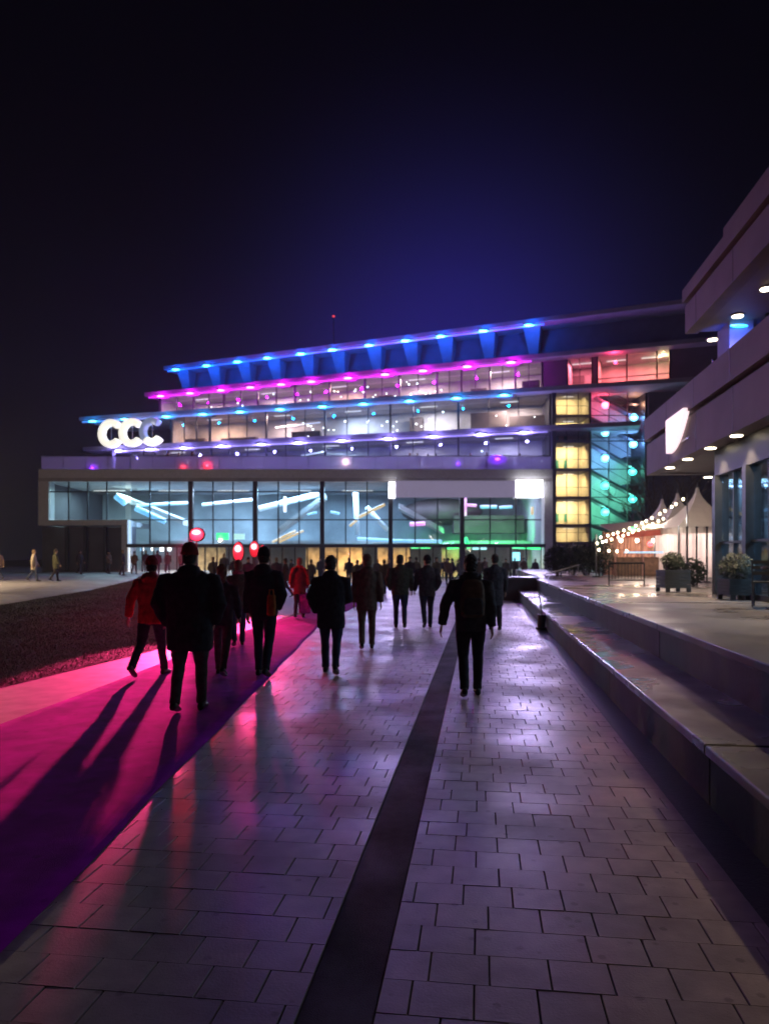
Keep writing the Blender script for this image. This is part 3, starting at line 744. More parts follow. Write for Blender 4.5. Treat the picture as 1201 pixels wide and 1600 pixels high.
# ---------------------------------------------------------------- CCC sign
sg = thing('letter_sign', 'three big glowing white letters CCC standing at the end of the terraces', 'sign', LV.pt(LV.sx(207,-.9), -.9, LV.z+.1))
G_C = glow('sign_white', (1, .95, .80), 1.05); M_CG = mat('sign_dim_glow', (.50,.52,.58), .4, var=.05, emit=(.4,.5,.75), es=.35)  # last letter's upper arc is unlit grey, brightened by an added bluish emission
def letter_c(px, py, ro, ri, a0, a1, m, name='letter', tail=False, seg=26):
    d = -.9; sv = LV.sx(px, d); c = LV.pt(sv, d, 0); c.z = at(px, py, c.y).z
    k = c.y/F; rm = (ro+ri)/2*k; hw = (ro-ri)/2*k
    rings = []
    for i in range(seg+1):
        a = R(a0+(a1-a0)*i/seg); ring = []
        w = hw
        for j in range(12):
            t = 2*math.pi*j/12
            rr = rm + math.copysign(abs(math.cos(t))**.6, math.cos(t))*w; dd = math.copysign(abs(math.sin(t))**.6, math.sin(t))*.42
            ring.append(LV.pt(sv - math.cos(a)*rr, d+dd, c.z+math.sin(a)*rr))
        rings.append(ring)
    return MB().loft(rings).build(name, m, sg, True)
letter_c(174, 677.5, 22.5, 11.5, 40, 318, G_C); letter_c(206.5, 676, 22.5, 11.5, 40, 318, G_C)
lt = letter_c(238, 674, 21.5, 11, 48, 228, M_CG); letter_c(238, 674.5, 22.5, 10.5, 229, 322, G_C, 'letter_foot')
for px in (174, 207, 238):
    sv = LV.sx(px, -.4); q0 = LV.pt(sv, -.4, LV.z+.1); q1 = LV.pt(sv, -.4, at(px, 660, LV.pt(sv, -.4, 0).y).z)
    MB().tube([q0, q1], .06, 6).build('support', M_METAL, sg)
cc = LV.pt(LV.sx(205,-2.2), -2.2, LV.z+1.6); lamp('AREA', cc, (1,.95,.85), 160, sg, target=cc+Vector((.3,-1,-.2)), sx=5, sy=2)
# thin lamp mast under the sign
q = LV.pt(LV.sx(178,.6), .6, 0)
ms = thing('terrace_column', 'slim pink lit column under the letter sign', 'column', (q.x, q.y, ZT))
MB().tube([(q.x,q.y,ZT+.01),(q.x,q.y,LV.z-.01)], .22, 12).build('shaft', M_CONC, ms, True)
MB().tube([(q.x,q.y,ZT+.01),(q.x,q.y,ZT+.12)], .34, 12).build('base', M_CONC, ms)

# ================================================================== RIGHT BUILDING
M_PINKC = mat('rose_grey_render', (.26, .22, .24), .7, var=.14, scale=.8, bump=.08, bscale=12)
M_SOFF = mat('soffit_board', (.30, .26, .25), .6, var=.12, scale=.7)
rbld = thing('canopy_building', 'two storey rose grey building with deep downlit canopies at the right edge', 'building', W(8, 12, H2))
PC = 5.16
bF1 = b_of(1010, PC); bF2 = b_of(1070, PC); bG = b_of(1120, 5.7)
def rbox(name, m, p0, p1, b0, b1, z0, z1, par=rbld):
    mb = MB(); pbox(mb, p0, p1, b0, b1, z0, z1); return mb.build(name, m, par)
rbox('canopy_face', M_PINKC, PC, PC+.3, -6, bF1, 4.35, 5.30)
rbox('canopy_face', M_PINKC, PC+.303, 16, bF1-.3, bF1-.003, 4.35, 5.30)
rbox('canopy_groove', M_BLACK, PC+.12, 15.9, -6, bF1-.12, 5.302, 5.418)
rbox('canopy_fascia', M_PINKC, PC-.06, PC+.3, -6, bF1+.06, 5.42, 6.10)
rbox('canopy_deck', M_PINKC, PC+.303, 16, -6, bF1+.06, 5.42, 5.9)
rbox('canopy_soffit', M_SOFF, PC+.302, 16, -6, bF1-.302, 4.38, 4.5)
rbox('roof_face', M_PINKC, PC, PC+.3, -6, bF2, 7.46, 8.16)
rbox('roof_groove', M_BLACK, PC+.1, 15.9, -6, bF2-.12, 8.162, 8.258)
rbox('roof_fascia', M_PINKC, PC-.06, PC+.3, -6, bF2+.05, 8.26, 8.58)
rbox('roof_parapet', M_PINKC, PC+.02, PC+.4, -6, b_of(1128, PC), 8.582, 8.86)
rbox('roof_soffit', M_SOFF, PC+.302, 16, -6, bF2-.05, 7.49, 7.6)
rbox('roof_deck', M_PINKC, PC+.303, 16, -6, bF2-.002, 7.602, 8.15)
bj = -5.0
while bj < bF1-.5:
    rbox('panel_joint', M_BLACK, PC-.004, PC+.01, bj, bj+.018, 4.352, 5.298); rbox('panel_joint', M_BLACK, PC-.064, PC-.05, bj, bj+.018, 5.422, 6.098)
    if bj < bF2-.4: rbox('panel_joint', M_BLACK, PC-.004, PC+.01, bj, bj+.018, 7.462, 8.158)
    bj += 2.62
# upper storey glazing
PU = 6.7
bU = b_of(1112, PU)
rbox('upper_wall', M_CONCD, PU+3, PU+3.2, -6, bU, 5.9, 7.48)
rbox('upper_end_wall', M_CONCD, PU, PU+3, bU-.2, bU, 5.9, 7.48)
b = bU-.25; i = 0
while b > -5:
    rbox('window_pane', M_GLASS, PU, PU+.03, b-1.9, b-.1, 5.95, 7.44)
    rbox('mullion', M_FRAME, PU-.08, PU+.1, b-.1, b, 5.9, 7.49); b -= 2.0
# blue lit pier on the upper terrace
bB = b_of(1133, 6.0)
pier = rbox('blue_pier', M_CONC, 5.95, 6.5, bB-.45, bB+.45, 5.905, 7.488)
q = W(5.85, bB-.95, 6.45)
MB().ell(W(6.15, bB-.50, 7.34), .22, .05, .04, 12, 6).build('pier_lens', glow('pier_blue', (.02,.35,1), 5), pier, True)
lamp('SPOT', W(5.75, bB-1.5, 6.25), (0,.07,1), 260, pier, size=.08, target=W(6.2, bB, 6.75), spot=62)
# downlights
G_DOWN = glow('downlight_warm', (1,.83,.58), 14)
dl_ring = MB().tube([(0,0,0),(0,0,-.03)], .16, 14).mesh('downlight', M_METAL)
dl_lens = MB().tube([(0,0,-.031),(0,0,-.045)], .12, 14).mesh('lens', G_DOWN)
def downlight(p, b, z, power):
    o = link('downlight', dl_ring, rbld); o.matrix_basis = Matrix.Translation(W(p, b, z))
    l = bpy.data.objects.new('lens', dl_lens); COL.objects.link(l); l.parent = o
    d = bpy.data.lights.new('lamp_light', 'SPOT'); d.energy = power; d.color = (1,.74,.46); d.spot_size = R(108); d.spot_blend = .7; d.shadow_soft_size = .1
    lo = bpy.data.objects.new('lamp_light', d); COL.objects.link(lo); lo.parent = o; lo.location = (0,0,-.07)
for b in (b_of(1057,5.55), b_of(1086,5.55), b_of(1123,5.55), b_of(1165,5.55), 12.4, 10.2, 8.0, 5.8, 3.6, 1.4, -.8): downlight(5.36, b, 4.378, 390)
for b in (b_of(1106,7.2), b_of(1150,7.2)): downlight(7.2, b, 4.378, 70)
for b in (b_of(1113,6.0), b_of(1152,6.0), b_of(1197,6.0), 9.5, 6.5): downlight(6.0, b, 7.488, 40)
# ground floor glazing
PG = 5.74
rbox('header', M_BLACK, PG-.1, PG+.25, -6, bG, 3.75, 4.377)
b = bG; first = True
while b > 2:
    rbox('post', M_FRAME, PG-.16, PG+.16, b-.22, b, H2, 3.75)
    rbox('window_pane', M_GLASS, PG, PG+.03, b-2.05, b-.24, H2+.12, 2.1); rbox('window_pane', M_GLASS, PG, PG+.03, b-2.05, b-.24, 2.16, 3.74)
    rbox('transom', M_FRAME, PG-.04, PG+.07, b-2.05, b-.22, 2.105, 2.155)
    rbox('sill', M_FRAME, PG-.08, PG+.1, b-2.05, b-.22, H2, H2+.12)
    rbox('glazing_bar', M_FRAME, PG-.04, PG+.07, b-1.17, b-1.12, H2+.12, 3.74)
    b -= 2.06
for p0 in (PG+.2, PG+2.1, PG+4.0):
    rbox('window_pane', M_GLASS, p0, p0+1.85, bG-.08, bG-.05, H2+.1, 3.74); rbox('post', M_FRAME, p0+1.86, p0+1.98, bG-.14, bG, H2, 3.9)
rbox('room_wall', M_ROOMB, PG+5.4, PG+5.6, -2, bG-.2, H2, 4.37)
rbox('room_floor', MATS['foyer_floor'], PG+.3, PG+5.4, -2, bG-.2, H2-.001, H2+.01)
for (p, b0, b1, z, m, r) in ((PG+2.2, 9, bG-.5, 3.55, G_ICE, .06), (PG+3.2, 9, bG-.6, 2.95, G_CY, .04), (PG+1.4, 10, bG-.4, 1.95, G_CY, .06), (PG+4.0, 9, bG-.4, 2.6, G_ICE, .05)):
    MB().tube([W(p,b0,z), W(p+.3,b1,z+.1)], r, 8).build('light_tube', m, rbld)
for b in (bG-2.5, bG-6):
    c = W(PG+2.6, b, 4.2); f = MB().box(c.x-.6, c.x+.6, c.y-.1, c.y+.1, 4.25, 4.33).build('ceiling_light', MATS['ceil_lens'], rbld)
    lamp('AREA', c, (.40,.72,1), 420, f, target=c-Vector((0,0,1)), sx=1.5, sy=1.5)
for k, (p, b) in enumerate(((PG+1.6, bG-1.6), (PG+3, bG-1.2), (PG+2.4, bG-3.4), (PG+1.2, bG-4.2))):
    c = W(p, b, H2+.9+.2*k); MB().ell(c, .13, .13, .13, 10, 6).build('pendant', glow('pendant_warm', (1,.78,.35), 2.5), rbld, True)
# lit sign on the canopy face
ls = thing('light_box_sign', 'glowing pinkish white light box fixed to the canopy face', 'sign', W(PC-.1, b_of(1056,PC), 4.6))
G_PS = glow('sign_pink', (1,.72,.76), 1.3)
b0, b1 = b_of(1071, PC-.1), b_of(1043, PC-.1); prof = []
for k in range(13):
    f = k/12; prof.append((b0 + (b1-b0)*(f**.9)*.97, 4.60 + .78*(1-f)**2.4))
prof += [(b1, 5.50), (b0, 5.50)]
MB().prism([W(PC-.16, bb, z) for bb, z in prof], W(PC-.02,0,0)-W(PC-.16,0,0)).build('light_box', G_PS, ls)
for z in (4.75, 5.4):
    mb = MB(); pbox(mb, PC-.018, PC-.002, b0+.1, b1-.1, z, z+.05); mb.build('fixing_bar', M_METAL, ls)
q = W(PC-.5, (b0+b1)/2, 5.0); lamp('AREA', q, (1,.7,.75), 40, ls, target=q-W(1,.0,0.6)+Vector((0,0,0)), sx=.9, sy=.8)

# ================================================================== TENTS, STALL, STRING LIGHTS
M_TENT = mat('tent_fabric', (.72,.66,.60), .7, var=.06, scale=1.5, bump=.1, bscale=5)
M_TENTW = mat('tent_wall', (.74,.62,.60), .7, var=.08, scale=1.5, bump=.15, bscale=4)
def translucent(m, w=.5):
    t = m.node_tree; o = [n for n in t.nodes if n.type == 'OUTPUT_MATERIAL'][0]; b = t.nodes['Principled BSDF']
    tl = t.nodes.new('ShaderNodeBsdfTranslucent'); t.links.new(b.inputs['Base Color'].links[0].from_socket, tl.inputs[0])
    mx = t.nodes.new('ShaderNodeMixShader'); mx.inputs[0].default_value = w
    t.links.new(b.outputs[0], mx.inputs[1]); t.links.new(tl.outputs[0], mx.inputs[2]); t.links.new(mx.outputs[0], o.inputs[0])
translucent(M_TENT); translucent(M_TENTW)
def tent(px, py_peak, Y, w, label):
    pk = at(px, py_peak, Y+w/2); x, y0 = pk.x, Y; h = w/2; ez = H2+2.35
    t = thing('pagoda_tent', label, 'tent', (x, Y+h, H2), 'white pagoda tents beyond the canopy')
    rings = []
    for i in range(9):
        f = i/8; r = h*(1-f)**1.75*.99+.05; z = ez+(pk.z-ez)*f
        q = []
        for cx, cy in ((-1,-1),(1,-1),(1,1),(-1,1)):
            nx, ny = {(-1,-1):(1,-1),(1,-1):(1,1),(1,1):(-1,1),(-1,1):(-1,-1)}[(cx,cy)]
            for g_ in (0, .25, .5, .75): q.append((x+r*(cx+(nx-cx)*g_), y0+h+r*(cy+(ny-cy)*g_), z - (.10*(1-f)*math.sin(math.pi*g_))))
        rings.append(q)
    MB().loft(rings).build('roof', M_TENT, t)
    for cx, cy in ((-1,-1),(1,-1),(1,1),(-1,1)):
        MB().tube([(x+cx*h, y0+h+cy*h, H2),(x+cx*h, y0+h+cy*h, ez+.05)], .045, 8).build('pole', M_METAL, t)
    MB().tube([(x,y0+h,pk.z-.1),(x,y0+h,pk.z+.25)], [.05,.02], 6).build('finial', M_METAL, t)
    for (ax, ay, bx, by) in ((-h,0,h,0),(h,0,h,w),(-h,w,-h,0),(h,w,-h,w)):
        # valance + pleated wall
        mb = MB(); d = Vector((bx-ax, by-ay, 0)); n_ = 16; nrm = Vector((d.y, -d.x, 0)).normalized()
        top = []; bot = []
        for k in range(n_+1):
            p = Vector((x+ax, y0+ay, 0)) + d*k/n_ + nrm*(.03+.02*math.sin(k*2.4)); top.append((p.x,p.y,ez)); bot.append((p.x,p.y,ez-.30))
        for k in range(n_): mb.poly([bot[k],bot[k+1],top[k+1],top[k]])
        mb.build('valance', M_TENT, t)
        mb = MB(); top = []; bot = []
        for k in range(n_*2+1):
            p = Vector((x+ax, y0+ay, 0)) + d*(.02+.96*k/(n_*2)) - nrm*(.05+.025*math.sin(k*1.7)); top.append((p.x,p.y,ez-.02)); bot.append((p.x,p.y,H2+.02))
        for k in range(n_*2): mb.poly([bot[k],bot[k+1],top[k+1],top[k]])
        mb.build('side_wall', M_TENTW, t, True)
    lamp('POINT', (x, y0+h, ez-.5), (1,.84,.76), 330, t, size=.2)
    lamp('POINT', (x-h-.6, y0-.8, ez+.3), (1,.86,.76), 110, t, size=.2)
tent(1089, 762, 34, 3.0, 'nearest and tallest white pagoda tent beside the glass corner')
tent(1058, 771, 37.6, 3.0, 'middle white pagoda tent of the row of three')
tent(1034, 780, 41.2, 3.0, 'farthest white pagoda tent, leftmost of the row of three')
# market stall with red drapes and cream awning
M_DRAPE = mat('red_drape', (.45,.09,.07), .8, var=.2, scale=3); M_CREAM = mat('cream_awning', (.75,.64,.42), .7, var=.08)
M_PDR = mat('pink_drape', (.62,.34,.28), .8, var=.15, scale=3)
a0, a1 = at(952, 905, 37.5), at(1036, 905, 37.5)
stl = thing('market_stall', 'open market stall with red valance and cream awning left of the tents', 'stall', (a0.x, 37.5, H2))
x0, x1, ya, yb = a0.x, a1.x, 36.6, 38.6
for x in (x0, (x0+x1)/2, x1):
    for y in (ya, yb): MB().tube([(x,y,H2),(x,y,H2+2.3)], .05, 8).build('post', M_PDR, stl)
zr = H2+2.15
mb = MB(); mb.hexa([(x0-.2,ya-.4,zr),(x1+.3,ya-.4,zr+.25),(x1+.3,yb,zr+.75),(x0-.2,yb,zr+.45),(x0-.2,ya-.4,zr+.06),(x1+.3,ya-.4,zr+.31),(x1+.3,yb,zr+.81),(x0-.2,yb,zr+.51)]); mb.build('awning', M_CREAM, stl)
n_ = 24
mb = MB()
for k in range(n_):
    f0, f1 = k/n_, (k+1)/n_; xa = x0-.2+(x1-x0+.5)*f0; xb = x0-.2+(x1-x0+.5)*f1
    mb.poly([(xa,ya-.41,zr+.25*f0-.30),(xb,ya-.41,zr+.25*f1-.30),(xb,ya-.41,zr+.25*f1-.01),(xa,ya-.41,zr+.25*f0-.01)])
mb.build('valance', M_DRAPE, stl)
mb = MB(); pts = []
for k in range(49):
    f = k/48; pts.append((x0+(x1-x0)*f, yb-.1+.05*math.sin(k*1.9)))
for (xa,ya_),(xb,yb_) in zip(pts[:-1], pts[1:]): mb.poly([(xa,ya_,H2+.02),(xb,yb_,H2+.02),(xb,yb_,zr+.1),(xa,ya_,zr+.1)])
mb.build('back_drape', M_PDR, stl, True)
MB().box(x0+.1, x1-.1, ya, ya+.6, H2+.02, H2+.95).build('counter', mat('stall_timber', (.22,.12,.07), .6, var=.25), stl)
for f in (.2, .5, .8):
    q = Vector((x0+(x1-x0)*f, 37.4, zr-.35)); b_ = MB().ell(q, .10, .10, .10, 8, 6).build('lamp', G_BULB, stl, True)
    lamp('POINT', q-Vector((0,0,.2)), (1,.70,.46), 24, stl, size=.12)
q = at(1015, 850, 36.1); MB().ell(q, .14, .14, .14, 8, 6).build('red_lamp', glow('stall_red', (1,.05,.08), 3), stl, True)
panel_px(1012, 1020, 850-4, 850+3, 36.05, glow('stall_red2', (1,.05,.08), 2), 'red_sign', stl, .05)
panel_px(975, 1045, 862.0, 864.2, 36.0, G_CY, 'glow_strip', stl, .05)
# string lights
def string(name, label, pts, Y0, Y1, sag, n, seed):
    r_ = random.Random(seed); a, b = at(*pts[0], Y0), at(*pts[1], Y1)
    t = thing(name, label, 'string lights', a, 'strings of warm bulbs by the stall')
    P = []
    for i in range(31):
        f = i/30; p = a.lerp(b, f); p.z -= sag*4*f*(1-f); P.append(p)
    MB().tube(P, .012, 5).build('cable', M_BLACK, t)
    for i in range(n):
        f = (i+.3+.4*r_.random())/n; p = a.lerp(b, f); p.z -= sag*4*f*(1-f)+.07
        o = link('bulb', bulb_sl, t); o.matrix_basis = Matrix.Translation(p - Vector((0,0,0))); 
        attach(o, t)
bulb_sl = MB().ell((0,0,0), .055, .055, .065, 8, 6).mesh('bulb', glow('bulb_string', (1,.82,.52), 13), True)
string('string_light', 'upper string of warm bulbs rising to the nearest tent', ((935,838),(1072,774)), 35, 33, .25, 15, 1)
string('string_light', 'lower string of warm bulbs along the stall front', ((927,848),(1040,806)), 34, 35.5, .12, 14, 2)
string('string_light', 'short string of bulbs at the left hanging lowest', ((930,856),(985,858)), 34, 34, .05, 4, 3)
# poles carrying the strings
for k, (px, py, Y, lb) in enumerate(((931, 836, 34.6, 'slim mast at the left end of the bulb strings'), (1073, 772, 32.8, 'slim mast in front of the nearest white tent'))):
    q = at(px, py, Y); t = thing('string_mast', lb, 'mast', (q.x, q.y, H2))
    MB().tube([(q.x,q.y,H2+.02),(q.x,q.y,q.z+.05)], .035, 8).build('pole', M_METAL, t); MB().tube([(q.x,q.y,H2),(q.x,q.y,H2+.06)], .2, 12).build('base', M_BLACK, t)
q = at(989, 826, 34); lamp('POINT', q-Vector((0,.4,.3)), (1,.76,.5), 28, None, size=.15, name='string_glow')
bpy.data.objects['string_glow'].parent = stl; bpy.data.objects['string_glow'].matrix_parent_inverse = stl.matrix_basis.inverted()
# green exit lamp by the stall
q = at(989, 827, 33.6)
ex = thing('green_sign', 'small glowing green sign among the bulb strings', 'sign', q)
MB().box(q.x-.12, q.x+.12, q.y, q.y+.06, q.z-.10, q.z+.10).build('panel', G_GRN, ex); MB().tube([q+Vector((0,.03,.1)), q+Vector((0,.03,.4))], .01, 6).build('hanger', M_BLACK, ex)
# metal barrier
ba, bb = at(951, 913, 24.5), at(1006, 913, 24.5)
br = thing('crowd_barrier', 'dark metal barrier standing before the stall', 'barrier', (ba.x, 24.5, H2))
MB().tube([(ba.x,24.5,H2+.72),(bb.x,24.5,H2+.72)], .03, 8).build('top_rail', M_BLACK, br); MB().tube([(ba.x,24.5,H2+.15),(bb.x,24.5,H2+.15)], .02, 8).build('bottom_rail', M_BLACK, br)
for k in range(12):
    x = ba.x+(bb.x-ba.x)*k/11; MB().tube([(x,24.5,H2+(.0 if k in (0,11) else .15)),(x,24.5,H2+.72)], .025 if k in (0,11) else .01, 6).build('upright', M_BLACK, br)
# fence posts before the tents
for k, (x, lb) in enumerate(((1073,'dark post nearest the round shrub'),(1088,'second dark post from the round shrub'),(1104,'dark post nearest the glass corner'))):
    q = at(x, 905, 27); t = thing('slim_post', lb + ', before the tents', 'post', (q.x, q.y, H2), 'slim dark posts before the tents')
    MB().tube([(q.x,q.y,H2+.03),(q.x,q.y,H2+2.0)], .035, 8).build('shaft', M_BLACK, t); MB().tube([(q.x,q.y,H2),(q.x,q.y,H2+.04)], .12, 10).build('foot', M_BLACK, t)
    MB().tube([(q.x,q.y,H2+2.0),(q.x,q.y,H2+2.05)], .05, 8).build('cap', M_BLACK, t)

# ---------------------------------------------------------------- plants
M_LEAF = mat('dark_leaf', (.022,.034,.016), .55, var=.4, scale=3); M_BARK = mat('bark', (.10,.075,.06), .9, var=.3, scale=8, bump=.5)
M_WOOD = mat('planter_board', (.035,.036,.04), .6, var=.25, scale=4)
def leaf_cloud(name, parent, c, rx, ry, rz, n, size, seed, m=M_LEAF):
    r_ = random.Random(seed); mb = MB()
    for i in range(n):
        while True:
            v = Vector((r_.uniform(-1,1), r_.uniform(-1,1), r_.uniform(-1,1)))
            l = v.length
            if .25 < l < 1 + .22*noise.noise(v.normalized()*2.3+Vector((seed,0,0))): break
        p = Vector((c[0]+v.x*rx, c[1]+v.y*ry, c[2]+v.z*rz))
        a = Vector((r_.gauss(0,1), r_.gauss(0,1), r_.gauss(0,1))).normalized(); b = a.orthogonal().normalized()
        s = size*r_.uniform(.6,1.4)
        mb.poly([p-a*s, p+b*s*.45, p+a*s, p-b*s*.45])
    me = bpy.data.meshes.new(name); me.from_pydata(mb.v, [], mb.f); me.materials.append(m)
    return link(name, me, parent)
def planter(px, py, Y, w, hb, rball, label, seed):
    q = at(px, py, Y); x, y = q.x, Y; z0 = H2
    t = thing('planter', label, 'planter', (x, y, z0))
    for k in range(5):
        za = z0+.10+k*(hb-.10)/5
        for (ax, ay, bx, by) in ((-w/2,-w/2,w/2,-w/2+.03),(-w/2,w/2-.03,w/2,w/2),(-w/2,-w/2+.031,-w/2+.03,w/2-.031),(w/2-.03,-w/2+.031,w/2,w/2-.031)):
            MB().box(x+ax, x+bx, y+ay, y+by, za+.005, za+(hb-.10)/5-.005).build('board', M_WOOD, t)
    for sx in (-1,1):
        for sy in (-1,1):
            MB().box(x+sx*(w/2-.06)-.05, x+sx*(w/2-.06)+.05, y+sy*(w/2+.02)-.03, y+sy*(w/2+.02)+.03, z0, z0+.12).build('foot', M_BLACK, t)
    MB().box(x-w/2+.03, x+w/2-.03, y-w/2+.03, y+w/2-.03, z0+hb-.12, z0+hb-.05).build('soil', M_SOIL, t)
    MB().tube([(x,y,z0+hb-.06),(x,y,z0+hb+rball*.7)], .03, 8).build('stem', M_BARK, t)
    leaf_cloud('foliage', t, (x, y, z0+hb+rball*.75), rball*1.05, rball*1.05, rball*.85, 1700, .035, seed)
planter(1051, 925, 19.4, .66, .58, .29, 'dark wooden planter with a clipped round shrub on the terrace', 4)
planter(1150, 935, 15.6, .55, .45, .34, 'dark planter with a loose shrub standing before the glass front', 9)
def shrub(px, py, Y, w, h, label, seed, group=None, n=2600, z0=None):
    q = at(px, py, Y); z = H2 if z0 is None else z0
    t = thing('shrub', label, 'shrub', (q.x, q.y, z), group)
    r_ = random.Random(seed)
    for k in range(5):
        a = r_.uniform(0, 6.28); MB().tube([(q.x+.1*math.cos(a), q.y+.1*math.sin(a), z-.05), (q.x+w*.3*math.cos(a), q.y+w*.3*math.sin(a), z+h*.8)], [.03,.01], 5).build('stem', M_BARK, t)
    leaf_cloud('foliage', t, (q.x, q.y, z+h*.55), w/2, w/2*.8, h*.5, n, .06, seed)
for k, (px, w, h, lb) in enumerate(((872,1.6,1.5,'dark shrub nearest the portal column, leftmost of the hedge'),(893,1.9,1.75,'second dark shrub from the left in the far hedge'),(916,1.9,1.6,'third dark shrub in the far hedge, before the stair tower'),(938,1.7,1.8,'rightmost dark shrub of the far hedge, next to the stall'))):
    shrub(px, 900, 38.5-.3*k, w, h, lb, 30+k, 'dark shrubs of the far hedge')
shrub(1083, 905, 23.5, .8, .85, 'small bush behind the round planter', 44, n=900)
# bare winter trees
def tree(px, Y, h, label, seed):
    r_ = random.Random(seed); x = (px-CX)*Y/F
    t = thing('bare_tree', label, 'tree', (x, Y, H2), 'bare trees behind the tents')
    tr_ = MB(); cr = MB()
    def grow(p, d, L, r, lv, mb):
        q = p + d*L*.5 + Vector((r_.gauss(0,.04), r_.gauss(0,.04), 0))*L; e = p + d*L
        mb.tube([p, q, e], [r, r*.85, r*.62], 6 if lv < 2 else 4)
        if lv >= 5: return
        for k in range(3 if lv else 4):
            nd = (d + Vector((r_.gauss(0,.55), r_.gauss(0,.55), r_.uniform(-.05,.4)))).normalized()
            grow(e if k < 2 else q.lerp(e, .5), nd, L*r_.uniform(.6,.78), r*.58, lv+1, cr)
    grow(Vector((x, Y, H2-.05)), Vector((.03,0,1)), h*.30, .16, 0, tr_)
    tr_.build('trunk', M_BARK, t, True); cr.build('crown', M_BARK, t)
tree(1028, 50, 9.0, 'bare tree directly behind the farthest tent', 5); tree(1062, 54, 9.5, 'bare tree behind the middle tent peak', 8); tree(1003, 58, 8.0, 'bare tree between the stair tower and the tents', 12)
# cafe table and chairs by the glass front
def chair(x, y, rz, label):
    t = thing('cafe_chair', label, 'chair', (x, y, H2), 'cafe chairs by the glass front', rz)
    def L(mb, n): o = mb.build(n, M_BLACK); o.parent = t; return o
    L(MB().box(-.2,.2,-.2,.2,.43,.46), 'seat')
    for sx in (-.18,.18):
        L(MB().tube([(sx,-.18,0),(sx,-.18,.43)], .014, 6), 'leg'); L(MB().tube([(sx,.2,0),(sx,.19,.46),(sx,.24,.85)], .014, 6), 'leg')
    for z in (.58,.68,.78): L(MB().box(-.18,.18,.215,.235,z,z+.06), 'back_slat')
qa = W(5.05, 12.6); chair(qa.x, qa.y, .4, 'dark cafe chair nearer to the camera by the glass front')
qb = W(5.1, 14.1); chair(qb.x, qb.y, 2.6, 'dark cafe chair farther along the glass front')
qc = W(5.08, 13.35); ct = thing('cafe_table', 'small round dark cafe table between the two chairs', 'table', (qc.x, qc.y, H2))
for nm, mb in (('top', MB().tube([(qc.x,qc.y,H2+.70),(qc.x,qc.y,H2+.73)], .3, 20)), ('stem', MB().tube([(qc.x,qc.y,H2+.03),(qc.x,qc.y,H2+.70)], .03, 8)), ('foot', MB().tube([(qc.x,qc.y,H2),(qc.x,qc.y,H2+.03)], .22, 16))): mb.build(nm, M_BLACK, ct)

# ================================================================== RED STAGE LAMPS BY THE CARPET
def red_lamp(px, py, Y, w, h, power, label, target, size=.12, spot=24):
    p = at(px, py, Y); z0 = gz(p.x, p.y)
    t = thing('red_floodlight', label, 'floodlight', (p.x, p.y, z0), 'red floodlights beside the carpet')
    MB().tube([(p.x,p.y,z0+.35),(p.x,p.y,p.z-h/2)], .025, 8).build('pole', M_BLACK, t)
    for k in range(3):
        a = R(30+120*k); MB().tube([(p.x,p.y,z0+.75),(p.x+.5*math.cos(a),p.y+.5*math.sin(a),z0)], .016, 6).build('leg', M_BLACK, t)
    hd = MB().ell((p.x, p.y+.12, p.z), w*.5+.03, .16, h*.5+.03, 16, 8).build('head', M_LAMPBODY, t, True)
    MB().ell((p.x, p.y+.01, p.z), w*.5, .05, h*.5, 16, 8).build('filter', glow('red_filter', (1,.008,.025), .9), hd, True)
    MB().ell((p.x, p.y-.05, p.z+h*.16), w*.30, .05, h*.17, 14, 8).build('lens', glow('red_lens', (1,.30,.36), 6), hd, True)
    if power: lamp('SPOT', (p.x, p.y-.25, p.z), (1,.04,.20), power, t, size=size, target=target, spot=spot, blend=.4 if power > 9000 else 1.0)
red_lamp(307, 835, 22, .42, .38, 26000, 'brightest red floodlight on a tall stand above the big walker', (-4.12, 10.8, 0), .09, 14.9)
q = at(307, 835, 20.7); lamp('POINT', q, (1,.03,.08), 260, bpy.data.objects['red_floodlight'], size=.12)
red_lamp(372, 862, 24, .34, .62, 3200, 'left one of the three lower red floodlights behind the walkers', (-3.1, 17.5, 0))
red_lamp(397, 858, 26, .32, .56, 3200, 'middle one of the three lower red floodlights behind the walkers', (-3.0, 18.5, 0))
red_lamp(410, 861, 27, .22, .44, 2500, 'right and smallest of the three lower red floodlights behind the walkers', (-2.8, 20, 0))

# ================================================================== PEOPLE
M_SKIN = mat('skin', (.42,.27,.20), .55, var=.08, scale=30)
M_HAIRD = mat('dark_hair', (.03,.022,.018), .6, var=.3, scale=60); M_HAIRL = mat('fair_hair', (.24,.15,.08), .6, var=.25, scale=60)
M_SHOE = mat('dark_shoe', (.02,.018,.018), .45, var=.2); M_SOLE = mat('pale_sole', (.35,.33,.32), .7)
def cloth(n, c, r=.85): return mat(n, c, r, var=.22, scale=14, bump=.35, bscale=90, spec=.2)
CLO = dict(black=cloth('black_coat',(.036,.032,.040)), char=cloth('charcoal_coat',(.075,.066,.075)), brown=cloth('brown_coat',(.16,.10,.07)), red=cloth('red_jacket',(.42,.03,.03)),
           navy=cloth('navy_trousers',(.035,.038,.06)), jean=cloth('dark_jeans',(.05,.06,.10)), grey=cloth('grey_trousers',(.10,.092,.09)), cream=cloth('cream_coat',(.55,.47,.36)),
           olive=cloth('olive_coat',(.09,.09,.055)), rednit=cloth('red_beanie',(.30,.03,.03)), blackhat=cloth('black_beanie',(.014,.014,.016)), pink=cloth('pink_scarf',(.45,.14,.2)),
           maroon=cloth('maroon_jacket',(.22,.035,.04)), orange=cloth('orange_bag',(.55,.16,.03)), magbag=cloth('magenta_bag',(.5,.04,.45)))
_tex = bpy.data.textures.new('cloth_folds', 'CLOUDS'); _tex.noise_scale = .11; _tex.noise_depth = 2
